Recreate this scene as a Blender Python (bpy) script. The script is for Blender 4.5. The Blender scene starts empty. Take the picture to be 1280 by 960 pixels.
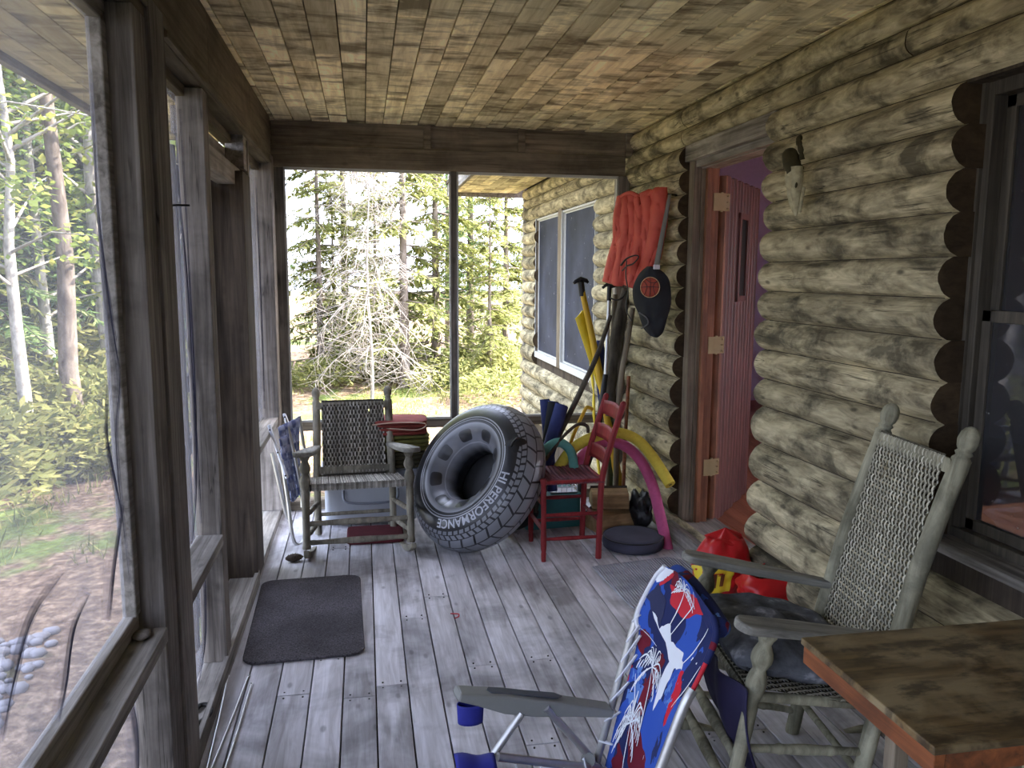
import bpy, bmesh, math, random
from math import sin, cos, pi, sqrt, atan2, radians
from mathutils import Vector, Matrix, noise, Quaternion
random.seed(7)
SC = bpy.context.scene
COL = SC.collection
V = Vector

# ---------------------------------------------------------------- camera
F = 1000.0
EYE = V((0, 0, 1.5))
_dy = V((454-640, 480-343, -F)).normalized()
_dz = -V((600-640, 480-7780, -F)); _dz = (_dz - _dz.dot(_dy)*_dy).normalized()
_dx = _dy.cross(_dz)
CM = Matrix((_dx, _dy, _dz))             # world = CM @ camera
def ray(x, y): return CM @ V((x-640, 480-y, -F))
def atz(x, y, z=0.0):
    r = ray(x, y); return EYE + r*((z-EYE.z)/r.z)
def atx(x, y, X):
    r = ray(x, y); return EYE + r*((X-EYE.x)/r.x)
def aty(x, y, Y):
    r = ray(x, y); return EYE + r*((Y-EYE.y)/r.y)
cd = bpy.data.cameras.new('camera'); cam = bpy.data.objects.new('camera', cd); COL.objects.link(cam)
cam.matrix_world = Matrix.Translation(EYE) @ CM.to_4x4()
cd.sensor_fit = 'HORIZONTAL'; cd.sensor_width = 36.0; cd.lens = 36.0*F/1280.0
cd.clip_start = 0.05; cd.clip_end = 300
SC.camera = cam
SC.view_settings.view_transform = 'Standard'; SC.view_settings.look = 'None'
SC.view_settings.gamma = 1.0; SC.view_settings.use_curve_mapping = False

# ---------------------------------------------------------------- tagging
def tag(o, label=None, cat=None, group=None, kind=None):
    if label: o['label'] = label
    if cat: o['category'] = cat
    if group: o['group'] = group
    if kind: o['kind'] = kind
    return o
def empty(name, loc=(0, 0, 0), rz=0.0, rx=0.0, ry=0.0):
    o = bpy.data.objects.new(name, None); COL.objects.link(o)
    o.location = loc; o.rotation_euler = (rx, ry, rz); o.empty_display_size = .05
    return o
def copy_tree(o, parent=None):
    c = o.copy(); COL.objects.link(c)
    if parent: c.parent = parent
    for ch in [k for k in bpy.data.objects if k.parent == o]:
        copy_tree(ch, c)
    return c

# ---------------------------------------------------------------- mesh builder
class MB:
    def __init__(s):
        s.v = []; s.f = []; s.r = []; s.s = []; s.uv = {}
        s.M = Matrix.Identity(4); s.rnd = 0.5; s.sm = False
    def add(s, vs, fs, sm=None, rnd=None):
        b = len(s.v); s.v += [tuple(s.M @ V(p)) for p in vs]
        sm = s.sm if sm is None else sm; rnd = s.rnd if rnd is None else rnd
        for f in fs:
            s.f.append(tuple(b+i for i in f)); s.r.append(rnd); s.s.append(sm)
        return b
    def box(s, a, b, rnd=None, bev=0.0):
        x0, y0, z0 = (min(a[i], b[i]) for i in range(3)); x1, y1, z1 = (max(a[i], b[i]) for i in range(3))
        if bev <= 0:
            vs = [(x0,y0,z0),(x1,y0,z0),(x1,y1,z0),(x0,y1,z0),(x0,y0,z1),(x1,y0,z1),(x1,y1,z1),(x0,y1,z1)]
            return s.add(vs, [(0,3,2,1),(4,5,6,7),(0,1,5,4),(1,2,6,5),(2,3,7,6),(3,0,4,7)], False, rnd)
        bm = bmesh.new(); bmesh.ops.create_cube(bm, size=1)
        for v in bm.verts: v.co = V(((x0+x1)/2+v.co.x*(x1-x0), (y0+y1)/2+v.co.y*(y1-y0), (z0+z1)/2+v.co.z*(z1-z0)))
        bev = min(bev, .45*min(x1-x0, y1-y0, z1-z0))
        bmesh.ops.bevel(bm, geom=bm.edges[:], offset=bev, segments=2, affect='EDGES', profile=.5)
        s.bm(bm, rnd, False)
    def bm(s, bm, rnd=None, sm=None):
        bm.verts.index_update()
        s.add([v.co.copy() for v in bm.verts], [[v.index for v in f.verts] for f in bm.faces], sm, rnd); bm.free()
    def obox(s, p0, p1, w, h, up=(0, 0, 1), rnd=None, bev=0.0):
        """box beam from p0 to p1: width w, height h (h along up)"""
        p0 = V(p0); p1 = V(p1); d = p1-p0; L = d.length; d.normalize(); u = V(up); u = (u-u.dot(d)*d).normalized(); r = d.cross(u)
        old = s.M; s.M = old @ Matrix(((r.x,d.x,u.x,p0.x),(r.y,d.y,u.y,p0.y),(r.z,d.z,u.z,p0.z),(0,0,0,1)))
        s.box((-w/2,0,-h/2),(w/2,L,h/2), rnd, bev); s.M = old
    def tube(s, pts, rad, n=12, rnd=None, cap=True, sm=True, flat=1.0, wob=0.0, up=None):
        pts = [V(p) for p in pts]
        if not hasattr(rad, '__len__'): rad = [rad]*len(pts)
        N = len(pts); vs = []; fs = []
        t0 = (pts[1]-pts[0]).normalized()
        ref = V(up) if up else (V((0,0,1)) if abs(t0.z) < .9 else V((1,0,0)))
        u = (ref-ref.dot(t0)*t0).normalized(); pt = t0
        for i, p in enumerate(pts):
            t = (pts[min(i+1,N-1)]-pts[max(i-1,0)]).normalized()
            q = pt.rotation_difference(t); u = q @ u; u = (u-u.dot(t)*t).normalized(); pt = t; w = t.cross(u)
            for k in range(n):
                a = 2*pi*k/n; r = rad[i]
                if wob: r *= 1+wob*noise.noise(V((p.x*9+cos(a)*1.3, p.y*9+sin(a)*1.3, p.z*9)))
                vs.append(p + u*(r*cos(a)*flat) + w*(r*sin(a)))
        for i in range(N-1):
            for k in range(n):
                a = i*n+k; b = i*n+(k+1) % n
                fs.append((a, b, b+n, a+n))
        s.add(vs, fs, sm, rnd)
        if cap:
            s.add(vs[:n], [tuple(range(n-1,-1,-1))], False, rnd); s.add(vs[-n:], [tuple(range(n))], False, rnd)
    def lathe(s, p0, p1, prof, n=16, rnd=None, sm=True):
        """profile = [(t along p0->p1 in 0..1, radius)]"""
        p0 = V(p0); p1 = V(p1)
        d = (p1-p0).normalized(); ref = V((0,0,1)) if abs(d.z) < .9 else V((1,0,0)); u = (ref-ref.dot(d)*d).normalized(); w = d.cross(u)
        vs = []; fs = []
        for t, r in prof:
            c = p0+(p1-p0)*t
            for k in range(n): a = 2*pi*k/n; vs.append(c+u*r*cos(a)+w*r*sin(a))
        for i in range(len(prof)-1):
            for k in range(n):
                a = i*n+k; b = i*n+(k+1) % n; fs.append((a,b,b+n,a+n))
        s.add(vs, fs, sm, rnd); s.add(vs[:n], [tuple(range(n-1,-1,-1))], False, rnd); s.add(vs[-n:], [tuple(range(n))], False, rnd)
    def prism(s, poly, depth, M=None, rnd=None, bev=0.0, sm=False):
        """poly in local xy extruded 0..depth along z, placed with matrix M"""
        bm = bmesh.new(); vs = [bm.verts.new((p[0], p[1], 0)) for p in poly]; f = bm.faces.new(vs)
        if f.normal.z > 0: f.normal_flip()
        ex = bmesh.ops.extrude_face_region(bm, geom=[f])
        for g in ex['geom']:
            if isinstance(g, bmesh.types.BMVert): g.co.z += depth
        bmesh.ops.recalc_face_normals(bm, faces=bm.faces[:])
        if bev: bmesh.ops.bevel(bm, geom=bm.edges[:], offset=bev, segments=2, affect='EDGES', profile=.5)
        old = s.M
        if M is not None: s.M = old @ M
        s.bm(bm, rnd, sm); s.M = old
    def grid(s, fn, nu, nv, sm=True, rnd=None, closeu=False):
        vs = [fn(i/(nu-1) if not closeu else i/nu, j/(nv-1)) for j in range(nv) for i in range(nu)]; fs = []
        for j in range(nv-1):
            for i in range(nu if closeu else nu-1):
                a = j*nu+i; b = j*nu+(i+1) % nu; fs.append((a,b,b+nu,a+nu))
        s.add(vs, fs, sm, rnd)
    def build(s, name, mat, parent=None, solid=0.0, sub=0, bevel=0.0, off=0.0):
        me = bpy.data.meshes.new(name); me.from_pydata(s.v, [], s.f); me.update()
        at = me.attributes.new('rnd', 'FLOAT', 'FACE'); at.data.foreach_set('value', s.r)
        me.polygons.foreach_set('use_smooth', s.s)
        o = bpy.data.objects.new(name, me); COL.objects.link(o)
        if mat: me.materials.append(mat)
        if parent: o.parent = parent
        if solid:
            m = o.modifiers.new('s', 'SOLIDIFY'); m.thickness = solid; m.offset = off
        if bevel:
            m = o.modifiers.new('b', 'BEVEL'); m.width = bevel; m.segments = 2; m.limit_method = 'ANGLE'
        if sub:
            m = o.modifiers.new('u', 'SUBSURF'); m.levels = sub; m.render_levels = sub
        return o
def struct(name, mb, mat, parent=None, **k):
    o = mb.build(name, mat, parent, **k)
    if not parent: o['kind'] = 'structure'
    return o
def arc(pts, n=8):
    """Catmull-Rom through points"""
    P = [V(p) for p in pts]; out = []
    for i in range(len(P)-1):
        a = P[max(i-1,0)]; b = P[i]; c = P[i+1]; d = P[min(i+2,len(P)-1)]
        for k in range(n):
            t = k/n; out.append(.5*((2*b)+(c-a)*t+(2*a-5*b+4*c-d)*t*t+(3*b-a-3*c+d)*t*t*t))
    out.append(P[-1]); return out

# ---------------------------------------------------------------- materials
class NT:
    def __init__(s, name):
        s.m = bpy.data.materials.new(name); s.m.use_nodes = True; s.t = s.m.node_tree; s.n = s.t.nodes; s.l = s.t.links
        s.n.clear(); s.out = s.n.new('ShaderNodeOutputMaterial')
    def new(s, typ, **k):
        nd = s.n.new(typ)
        for a, b in k.items():
            if a.startswith('i_'):
                nd.inputs[a[2:].replace('_', ' ')].default_value = b
            else: setattr(nd, a, b)
        return nd
    def link(s, a, b): s.l.new(a, b)
    def rnd(s): return s.new('ShaderNodeAttribute', attribute_name='rnd').outputs['Fac']
    def math(s, op, a, b=None, clamp=False):
        nd = s.new('ShaderNodeMath', operation=op, use_clamp=clamp)
        for i, x in enumerate((a, b)):
            if x is None: continue
            if isinstance(x, (int, float)): nd.inputs[i].default_value = x
            else: s.link(x, nd.inputs[i])
        return nd.outputs[0]
    def coord(s, scale=(1,1,1), off=None, kind='Object'):
        tc = s.new('ShaderNodeTexCoord').outputs[kind]
        if off is not None:
            ad = s.new('ShaderNodeVectorMath', operation='ADD'); s.link(tc, ad.inputs[0])
            cb = s.new('ShaderNodeCombineXYZ')
            for i, k in enumerate((37.1, 17.3, 53.7)):
                s.link(s.math('MULTIPLY', off, k), cb.inputs[i])
            s.link(cb.outputs[0], ad.inputs[1]); tc = ad.outputs[0]
        mp = s.new('ShaderNodeVectorMath', operation='MULTIPLY'); s.link(tc, mp.inputs[0]); mp.inputs[1].default_value = scale
        return mp.outputs[0]
    def noise(s, vec, scale=1.0, detail=4, rough=.55, dist=0.0):
        nd = s.new('ShaderNodeTexNoise'); s.link(vec, nd.inputs['Vector'])
        nd.inputs['Scale'].default_value = scale; nd.inputs['Detail'].default_value = detail
        nd.inputs['Roughness'].default_value = rough; nd.inputs['Distortion'].default_value = dist
        return nd.outputs['Fac']
    def ramp(s, fac, stops, interp='LINEAR'):
        nd = s.new('ShaderNodeValToRGB'); cr = nd.color_ramp; cr.interpolation = interp
        while len(cr.elements) < len(stops): cr.elements.new(.5)
        for e, (p, c) in zip(cr.elements, stops):
            e.position = p; e.color = (c if hasattr(c, '__len__') else (c, c, c))[:3] + (1,) if hasattr(c, '__len__') else (c, c, c, 1)
        s.link(fac, nd.inputs[0]); return nd.outputs['Color']
    def mix(s, fac, a, b, blend='MIX'):
        nd = s.new('ShaderNodeMix', data_type='RGBA', blend_type=blend)
        if isinstance(fac, (int, float)): nd.inputs[0].default_value = fac
        else: s.link(fac, nd.inputs[0])
        for i, x in ((6, a), (7, b)):
            if hasattr(x, 'type') and not isinstance(x, tuple): s.link(x, nd.inputs[i])
            else: nd.inputs[i].default_value = tuple(x)[:3]+(1,)
        return nd.outputs[2]
    def bsdf(s, col, rough=.7, bump=None, bstr=.3, bdist=.01, metal=0.0, spec=.3, **k):
        b = s.new('ShaderNodeBsdfPrincipled')
        if hasattr(col, 'type') and not isinstance(col, tuple): s.link(col, b.inputs['Base Color'])
        else: b.inputs['Base Color'].default_value = tuple(col)[:3]+(1,)
        if isinstance(rough, (int, float)): b.inputs['Roughness'].default_value = rough
        else: s.link(rough, b.inputs['Roughness'])
        b.inputs['Metallic'].default_value = metal; b.inputs['Specular IOR Level'].default_value = spec
        for a, c in k.items(): b.inputs[a.replace('_', ' ')].default_value = c
        if bump is not None:
            bp = s.new('ShaderNodeBump'); bp.inputs['Strength'].default_value = bstr; bp.inputs['Distance'].default_value = bdist
            s.link(bump, bp.inputs['Height']); s.link(bp.outputs[0], b.inputs['Normal'])
        s.link(b.outputs[0], s.out.inputs[0]); s.b = b
        return s.m
def lin(r, g, b):
    f = lambda c: (c/255/12.92) if c/255 <= .04045 else ((c/255+.055)/1.055)**2.4
    return (f(r), f(g), f(b))
def wood(name, dark, light, axis=1, grain=40, stretch=.04, blot=.5, stain=(.05,.045,.035), knots=.0, rough=.8, bstr=.25, var=.35, bs=2.2, spec=.2, bscl=(1,1,1), off=True, crack=0):
    t = NT(name); r = t.rnd() if off else None
    sc = [grain]*3; sc[axis] = grain*stretch
    g = t.noise(t.coord(tuple(sc), r), 1, 6, .65, .6)
    sc2 = [grain*.25]*3; sc2[axis] = grain*.25*stretch*2
    g2 = t.noise(t.coord(tuple(sc2), r), 1, 3, .6, .3)
    gm = t.math('ADD', t.math('MULTIPLY', g, .6), t.math('MULTIPLY', g2, .4))
    col = t.ramp(gm, [(.36, dark), (.62, light)])
    if var and r is not None:
        hs = t.new('ShaderNodeHueSaturation'); t.link(col, hs.inputs['Color'])
        t.link(t.math('ADD', t.math('MULTIPLY', r, 2*var), 1-var), hs.inputs['Value'])
        col = hs.outputs[0]
    b = t.noise(t.coord(bscl, r), bs, 5, .65, .4)
    bm = t.ramp(b, [(.47, 0), (.64, blot)])
    col = t.mix(bm, col, stain)
    if knots:
        ks = [15]*3; ks[axis] = 7
        vo = t.new('ShaderNodeTexVoronoi'); t.link(t.coord(tuple(ks), r), vo.inputs['Vector']); vo.inputs['Scale'].default_value = 1
        wn = t.new('ShaderNodeSeparateColor'); t.link(vo.outputs['Color'], wn.inputs[0]); sel = t.math('GREATER_THAN', wn.outputs[0], .62)
        k = t.ramp(vo.outputs['Distance'], [(.09, knots), (.19, 0)])
        col = t.mix(t.math('MULTIPLY', k, sel), col, stain)
    if crack:
        cs = [30]*3; cs[axis] = .9
        cn = t.noise(t.coord(tuple(cs), r), 1, 3, .5, .3)
        ck = t.ramp(cn, [(.485, 0), (.5, crack), (.515, 0)]); ck = t.math('MULTIPLY', ck, t.ramp(t.noise(t.coord((3,3,3), r), 1, 2), [(.5, 0), (.56, 1)]))
        col = t.mix(ck, col, tuple(x*.5 for x in stain))
    return t.bsdf(col, rough, gm, bstr, .004, spec=spec)
def weavemat(name, a, b, dark):
    t = NT(name); r = t.rnd(); n = t.noise(t.coord((1,1,1)), 30, 4)
    col = t.ramp(r, [(.0, dark), (.03, a), (1, b)]); col = t.mix(t.ramp(n, [(.4,0),(.7,.5)]), col, tuple(x*.5 for x in a))
    return t.bsdf(col, .85, n, .2, .002, spec=.15)
def plain(name, c, rough=.6, metal=0.0, spec=.4, nz=.15, ns=30, bstr=.15, **k):
    t = NT(name); n = t.noise(t.coord((1,1,1)), ns, 4)
    col = t.mix(t.ramp(n, [(.35, 0), (.7, nz)]), tuple(c), tuple(x*.35 for x in c))
    return t.bsdf(col, rough, n, bstr, .003, metal=metal, spec=spec, **k)
# ================================================================ materials of the setting
M = {}
M['floor'] = wood('floor_boards', lin(158,154,154), lin(216,214,218), 1, 34, .08, .6, lin(70,66,66), .45, .75, .3, .12, 1.6, spec=.25)
M['ceil'] = wood('ceiling_boards', lin(192,175,136), lin(250,238,198), 1, 26, .09, .85, lin(84,70,50), .0, .8, .2, .30, 4.0, bscl=(.6,1.7,1))
M['log'] = wood('log_siding', lin(102,93,73), lin(202,190,156), 1, 30, .2, .8, lin(54,51,42), .7, .85, .8, .22, 6.5, bscl=(1,.6,1), crack=.85)
M['logend'] = wood('log_ends', lin(52,42,30), lin(80,66,48), 0, 40, .5, .5, lin(38,30,22), 0, .9, .3, .2)
M['frame'] = wood('porch_frame_wood', lin(84,78,72), lin(150,142,134), 2, 45, .045, .45, lin(52,48,44), .5, .85, .4, .15, 3, crack=.7)
M['frameY'] = wood('porch_rail_wood', lin(92,87,80), lin(166,160,152), 1, 45, .045, .4, lin(58,54,50), .4, .85, .4, .15, 3)
M['frameX'] = wood('porch_beam_wood', lin(92,83,71), lin(152,141,123), 0, 45, .045, .4, lin(50,45,40), .3, .85, .4, .12, 3)
M['darkwood'] = wood('dark_weathered_wood', lin(46,40,35), lin(88,78,68), 2, 45, .05, .3, lin(28,25,22), .2, .85, .35, .15, 3)
M['trim'] = wood('grey_brown_trim', lin(88,78,64), lin(140,128,110), 2, 60, .04, .3, lin(55,46,38), 0, .75, .3, .1)
M['jamb'] = wood('varnished_jamb', lin(104,66,44), lin(158,108,76), 2, 60, .04, .5, lin(62,36,24), .2, .45, .2, .08, 2, spec=.4)
M['door'] = wood('door_boards', lin(70,42,38), lin(112,72,66), 2, 50, .03, .5, lin(40,20,20), .3, .45, .3, .12, 2, spec=.4)
M['inwall'] = plain('inner_wall_paint', lin(196,186,212), .8)
M['infloor'] = wood('inner_floor_boards', lin(128,74,50), lin(168,108,78), 1, 40, .05, .3, lin(92,46,28), 0, .4, .1, .1)
M['sash'] = wood('dark_window_sash', lin(58,54,48), lin(96,90,80), 2, 60, .04, .3, lin(32,30,28), 0, .6, .2, .1)
M['sashlight'] = plain('white_window_sash', lin(196,196,190), .6)
M['brass'] = plain('aged_brass', lin(168,154,112), .45, .2)
M['iron'] = plain('dark_iron', lin(30,28,26), .5, .6)
def glassmat():
    t = NT('window_glass'); g = t.new('ShaderNodeBsdfGlossy'); g.inputs['Roughness'].default_value = .03; g.inputs['Color'].default_value = (.8,.85,1,1)
    tr = t.new('ShaderNodeBsdfTransparent'); tr.inputs[0].default_value = (.2,.22,.25,1)
    n = t.noise(t.coord((1,1,1)), 38, 3); sp = t.ramp(n, [(.70, 0), (.76, .35)])
    df = t.new('ShaderNodeBsdfDiffuse'); df.inputs[0].default_value = (.5,.5,.5,1)
    mx = t.new('ShaderNodeMixShader'); mx.inputs[0].default_value = .05; t.link(tr.outputs[0], mx.inputs[1]); t.link(g.outputs[0], mx.inputs[2])
    m2 = t.new('ShaderNodeMixShader'); t.link(t.math('ADD', sp, .06), m2.inputs[0]); t.link(mx.outputs[0], m2.inputs[1]); t.link(df.outputs[0], m2.inputs[2])
    t.link(m2.outputs[0], t.out.inputs[0]); return t.m
M['glass'] = glassmat()
t = NT('dusty_window_screen'); c = t.coord((1,1,1)); sp = t.ramp(t.noise(c, 26, 3), [(.70, 0), (.74, .6)]); n = t.noise(c, 3, 4)
t.bsdf(t.mix(sp, t.ramp(n, [(.3, lin(42,45,56)), (.7, lin(66,70,86))]), lin(170,170,174)), .6, spec=.2); M['dusty'] = t.m
def filmmat(name, dens, c, tint, fold=False):
    t = NT(name); tr = t.new('ShaderNodeBsdfTransparent'); tr.inputs[0].default_value = (tint,tint,tint*1.02,1)
    df = t.new('ShaderNodeBsdfDiffuse'); df.inputs[0].default_value = c+(1,)
    tl = t.new('ShaderNodeBsdfTranslucent'); tl.inputs[0].default_value = c+(1,)
    a = t.new('ShaderNodeMixShader'); a.inputs[0].default_value = .45; t.link(df.outputs[0], a.inputs[1]); t.link(tl.outputs[0], a.inputs[2])
    mx = t.new('ShaderNodeMixShader'); t.link(tr.outputs[0], mx.inputs[1]); t.link(a.outputs[0], mx.inputs[2])
    n = t.noise(t.coord((1,1,.6)), 3.5, 5, .6)
    if fold: t.link(t.math('MULTIPLY', t.rnd(), dens, True), mx.inputs[0]); t.link(mx.outputs[0], t.out.inputs[0]); return t.m
    f = t.math('ADD', t.math('MULTIPLY', n, dens*1.1), dens*.45, True)
    t.link(f, mx.inputs[0]); t.link(mx.outputs[0], t.out.inputs[0]); return t.m
M['film'] = filmmat('insect_screen', .42, (.20,.20,.22), .66)
M['fold'] = filmmat('insect_screen_folded', .95, (.03,.03,.045), .95, True)

# ================================================================ floor, ceiling
YB, YE = -1.7, 5.15          # porch runs from behind the camera to the end opening
XL, XR = -.53, 1.77
mb = MB(); rr = random.Random(3)
x = .017-.117*5
joints = {}
i = 0
while x < 1.95:
    y = YB
    js = sorted([rr.uniform(YB+.3, YE-.3) for _ in range(rr.choice([1,2,2,3]))])
    js = [j for k, j in enumerate(js) if k == 0 or j-js[k-1] > .5]
    if i == 5: js = [.9, 2.81]
    if i == 6: js = [1.4, 3.38]
    if i == 4: js = [2.74]
    if i == 8: js = [2.9]
    for a, b in zip([YB]+js, js+[YE+.02]):
        dz = rr.uniform(-.0015, .0015)
        mb.box((x+.0026, a+.002, -.03), (x+.117-.0026, b-.002, dz), rr.random(), .002)
    joints[i] = (x, js); x += .117; i += 1
struct('floor', mb, M['floor'])
mb = MB(); mb.box((-.64, YB, -.09), (1.95, YE+.1, -.033)); struct('trim_1', mb, M['darkwood'])       # boards under the floor
nm = MB()
for i, (x, js) in joints.items():
    for j in js:
        for dy in (-.02, .02):
            for dx in (.025, .092): nm.lathe((x+dx, j+dy, -.004), (x+dx, j+dy, .0022), [(0,.0035),(1,.0035)], 6)
struct('trim_2', nm, M['iron'])        # nail heads
mb = MB(); x = .0303-.107*6; i = 0
while x < 1.85:
    js = []; y = YB+rr.uniform(.2, .9)
    while y < YE-.1: js.append(y); y += rr.choice([.41,.82,1.22,1.6,1.2])
    for a, b in zip([YB]+js, js+[YE+.1]):
        dz = rr.uniform(-.003, .003)
        mb.box((x+.0022, a+.0015, 2.42+dz), (x+.107-.0022, b-.001, 2.44), rr.random(), .0015)
    x += .107; i += 1
struct('ceiling', mb, M['ceil'])

# ================================================================ left wall
mb = MB()
def bx(a, b, bev=.004, r=None): mb.box(a, b, rr.random() if r is None else r, bev)
XO = -.62
bx((XO,2.14,.05),(XL,2.27,2.14)); bx((XO-.01,2.272,.0),(XL+.008,2.43,2.20))              # doubled near post
bx((XO,2.995,.05),(XL,3.085,2.13))                                                        # second post
bx((XO-.03,4.98,.05),(XL+.01,5.14,2.2)); bx((XO,4.09,.05),(XL,4.13,2.13))
bx((XO,3.09,.05),(XO+.03,3.13,2.0))
bx((XO,YB,.05),(XL,-1.35,2.13)); bx((XO,-.3,.05),(XL,.35,2.13))  # unseen solid panels, added to dim the foreground; gap between lights the ceiling
struct('wall_left', mb, M['frame'])
mb = MB()                                                                                 # door jamb of the screened porch door and plate boards
bx((XO-.10,3.86,.03),(XL+.004,4.085,1.96), .003); bx((XO-.10,3.13,.03),(XO-.04,3.16,1.96), .003)
struct('trim_3', mb, M['darkwood'])
mb = MB()
bx((XO,YB,2.14),(XL-.004,YE+.09,2.42), .004); bx((XL-.006,2.45,2.145),(XL+.012,YE-.12,2.165), .002); 
bx((XO-.02,2.44,2.10),(XO+.03,5,2.138), .003)
for a, b, t in ((2.0,3.1,2.17),(3.1,4.2,2.175),(4.2,5.05,2.17)): bx((XL-.004,a,t),(XL+.006,b,2.415),.003)
struct('trim_4', mb, wood('plate_boards', lin(70,62,50), lin(112,102,86), 1, 40, .05, .4, lin(44,38,32), .2, .85, .3, .12, 3))
mb = MB()
def rail(y0, y1, z, t=.04, b=None): bx((XO,y0,z-t),(XL+.004,y1,z), .003, b)
rail(YB, 2.14, .575); bx((XO-.005,YB,.576),(XO+.025,2.14,.625)); bx((XO-.005,2.10,.62),(XO+.03,2.14,2.11)); bx((XO-.005,YB,2.09),(XO+.03,2.14,2.14))
rail(2.43, 2.995, .548); rail(4.13, 4.99, .635)
bx((XO-.04,YB,.0),(XL,YE,.05)); bx((XL-.012,YB,.0),(XL+.006,3.9,.072),.002)               # sole plate
bx((XO-.02,3.07,1.90),(XL-.03,4.13,1.985)); bx((XO,4.0,1.985),(XL-.006,4.11,2.14))         # door head and block
bx((XO-.03,3.05,1.985),(XO+.0,4.1,2.08))
struct('trim_5', mb, M['frameY'])
# the screened door in its opening, seen edge-on
dr = empty('door_2', (XO-.13, 3.14, .03)); dr['kind'] = 'structure'
mb = MB(); mb.box((0,0,0),(.03,.09,1.9),.3,.003); mb.box((0,.62,0),(.03,.71,1.9),.6,.003); mb.box((0,0,1.82),(.03,.71,1.9),.4,.003); mb.box((0,0,0),(.03,.71,.16),.4,.003)
for z in (.72, .98): mb.box((0,.09,z),(.03,.62,z+.07),.8,.003)
mb.build('door_frame', M['frame'], dr)
mb = MB(); mb.grid(lambda u, v: V((.015,.09+.53*u,.16+1.66*v)), 5, 9); mb.build('door_screen', M['film'], dr)

# ---- screens on the left: sagging, dirty insect mesh with loose folds
def screen(y0, y1, z0, z1, seed, folds, x=XO+.005, amp=.03):
    root = empty('window_screen', (x, y0, z0))
    mb = MB(); W = y1-y0; H = z1-z0
    def fn(u, v):
        e = sin(pi*u)**.6*sin(pi*v)**.6 if 0 < u < 1 and 0 < v < 1 else 0
        n = noise.noise(V((u*W*3.2+seed, v*H*1.1, seed)))+.5*noise.noise(V((u*W*8+seed, v*H*2.2, seed*2)))
        return V((amp*e*n, u*W, v*H))
    mb.grid(fn, 40, 50); s = mb.build('mesh_sheet', M['film'], root)
    for path, w in folds:
        P = arc([V((0, p[0]-y0, p[1]-z0)) for p in path], 8); m2 = MB(); n = len(P)
        vs = []; K = 10
        for i, p in enumerate(P):
            t = (P[min(i+1,n-1)]-P[max(i-1,0)]).normalized(); q = V((0, -t.z, t.y))
            ww = w*2.5*(.45+.55*sin(pi*i/(n-1)))*(1+.35*noise.noise(V((i*.4, seed, 0))))
            for k in range(K+1):
                a = -1+2*k/K; vs.append(p+q*(ww*a)+V((.008+.012*(1-a*a)+.003*sin(a*9+i*.1), 0, 0)))
        b0 = m2.add(vs, [])
        for i in range(n-1):
            for k in range(K):
                a = i*(K+1)+k; d_ = (1-abs((k+.5)/K*2-1))**1.5*min(1, 3*min(i+.5, n-1.5-i)/n); r_ = min(.86, d_)
                m2.f.append((a, a+1, a+K+2, a+K+1)); m2.r.append(r_); m2.s.append(True)
        m2.build('fold', M['fold'], root)
    return root
screen(.42, 2.12, .62, 2.10, 1.3, [
  ([(2.03,1.93),(2.01,1.70),(2.03,1.52),(2.065,1.37),(2.098,1.24),(2.04,1.08),(2.085,.72)], .016),
  ([(2.01,1.25),(1.975,1.13),(2.01,1.01),(2.05,.9)], .010),
  ([(2.071,.94),(1.977,.82),(1.905,.70)], .012),
  ([(1.35,.74),(1.41,.82),(1.50,.89),(1.66,.915)], .013),
  ([(1.58,.64),(1.625,.69),(1.69,.78),(1.80,.815)], .010)])
tag(bpy.data.objects['window_screen'], 'large sagging insect screen in the nearest bay of the left porch wall', 'window screen', 'torn sagging insect screens of the porch bays')
s2 = screen(2.44, 2.985, .55, 2.10, 4.1, [
  ([(2.86,2.08),(2.88,1.75),(2.925,1.5),(2.94,1.2),(2.965,.9),(2.972,.6)], .012),
  ([(2.955,2.05),(2.972,1.5),(2.965,1.05),(2.90,.72),(2.80,.58)], .010),
  ([(2.50,1.95),(2.52,1.3),(2.49,.7)], .006)])
tag(s2, 'narrow sagging insect screen between the doubled post and the second post', 'window screen', 'torn sagging insect screens of the porch bays')
s3 = screen(2.44, 2.99, .055, .505, 6.1, [([(2.95,.49),(2.975,.33),(2.93,.17),(2.78,.07)], .022)])
tag(s3, 'loose insect screen in the low bay below the ledge beside the second post', 'window screen', 'torn sagging insect screens of the porch bays')
s4 = screen(4.14, 4.97, .64, 2.10, 8.1, [([(4.9,2.05),(4.94,1.3),(4.92,.7)], .012)])
tag(s4, 'insect screen in the last bay of the left wall near the far corner', 'window screen', 'torn sagging insect screens of the porch bays')
s5 = screen(.42, 2.13, .055, .53, 9.1, [([(2.0,.5),(2.06,.3),(2.0,.08)], .02)])
tag(s5, 'insect screen in the nearest low bay under the wide ledge', 'window screen', 'torn sagging insect screens of the porch bays')

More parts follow.
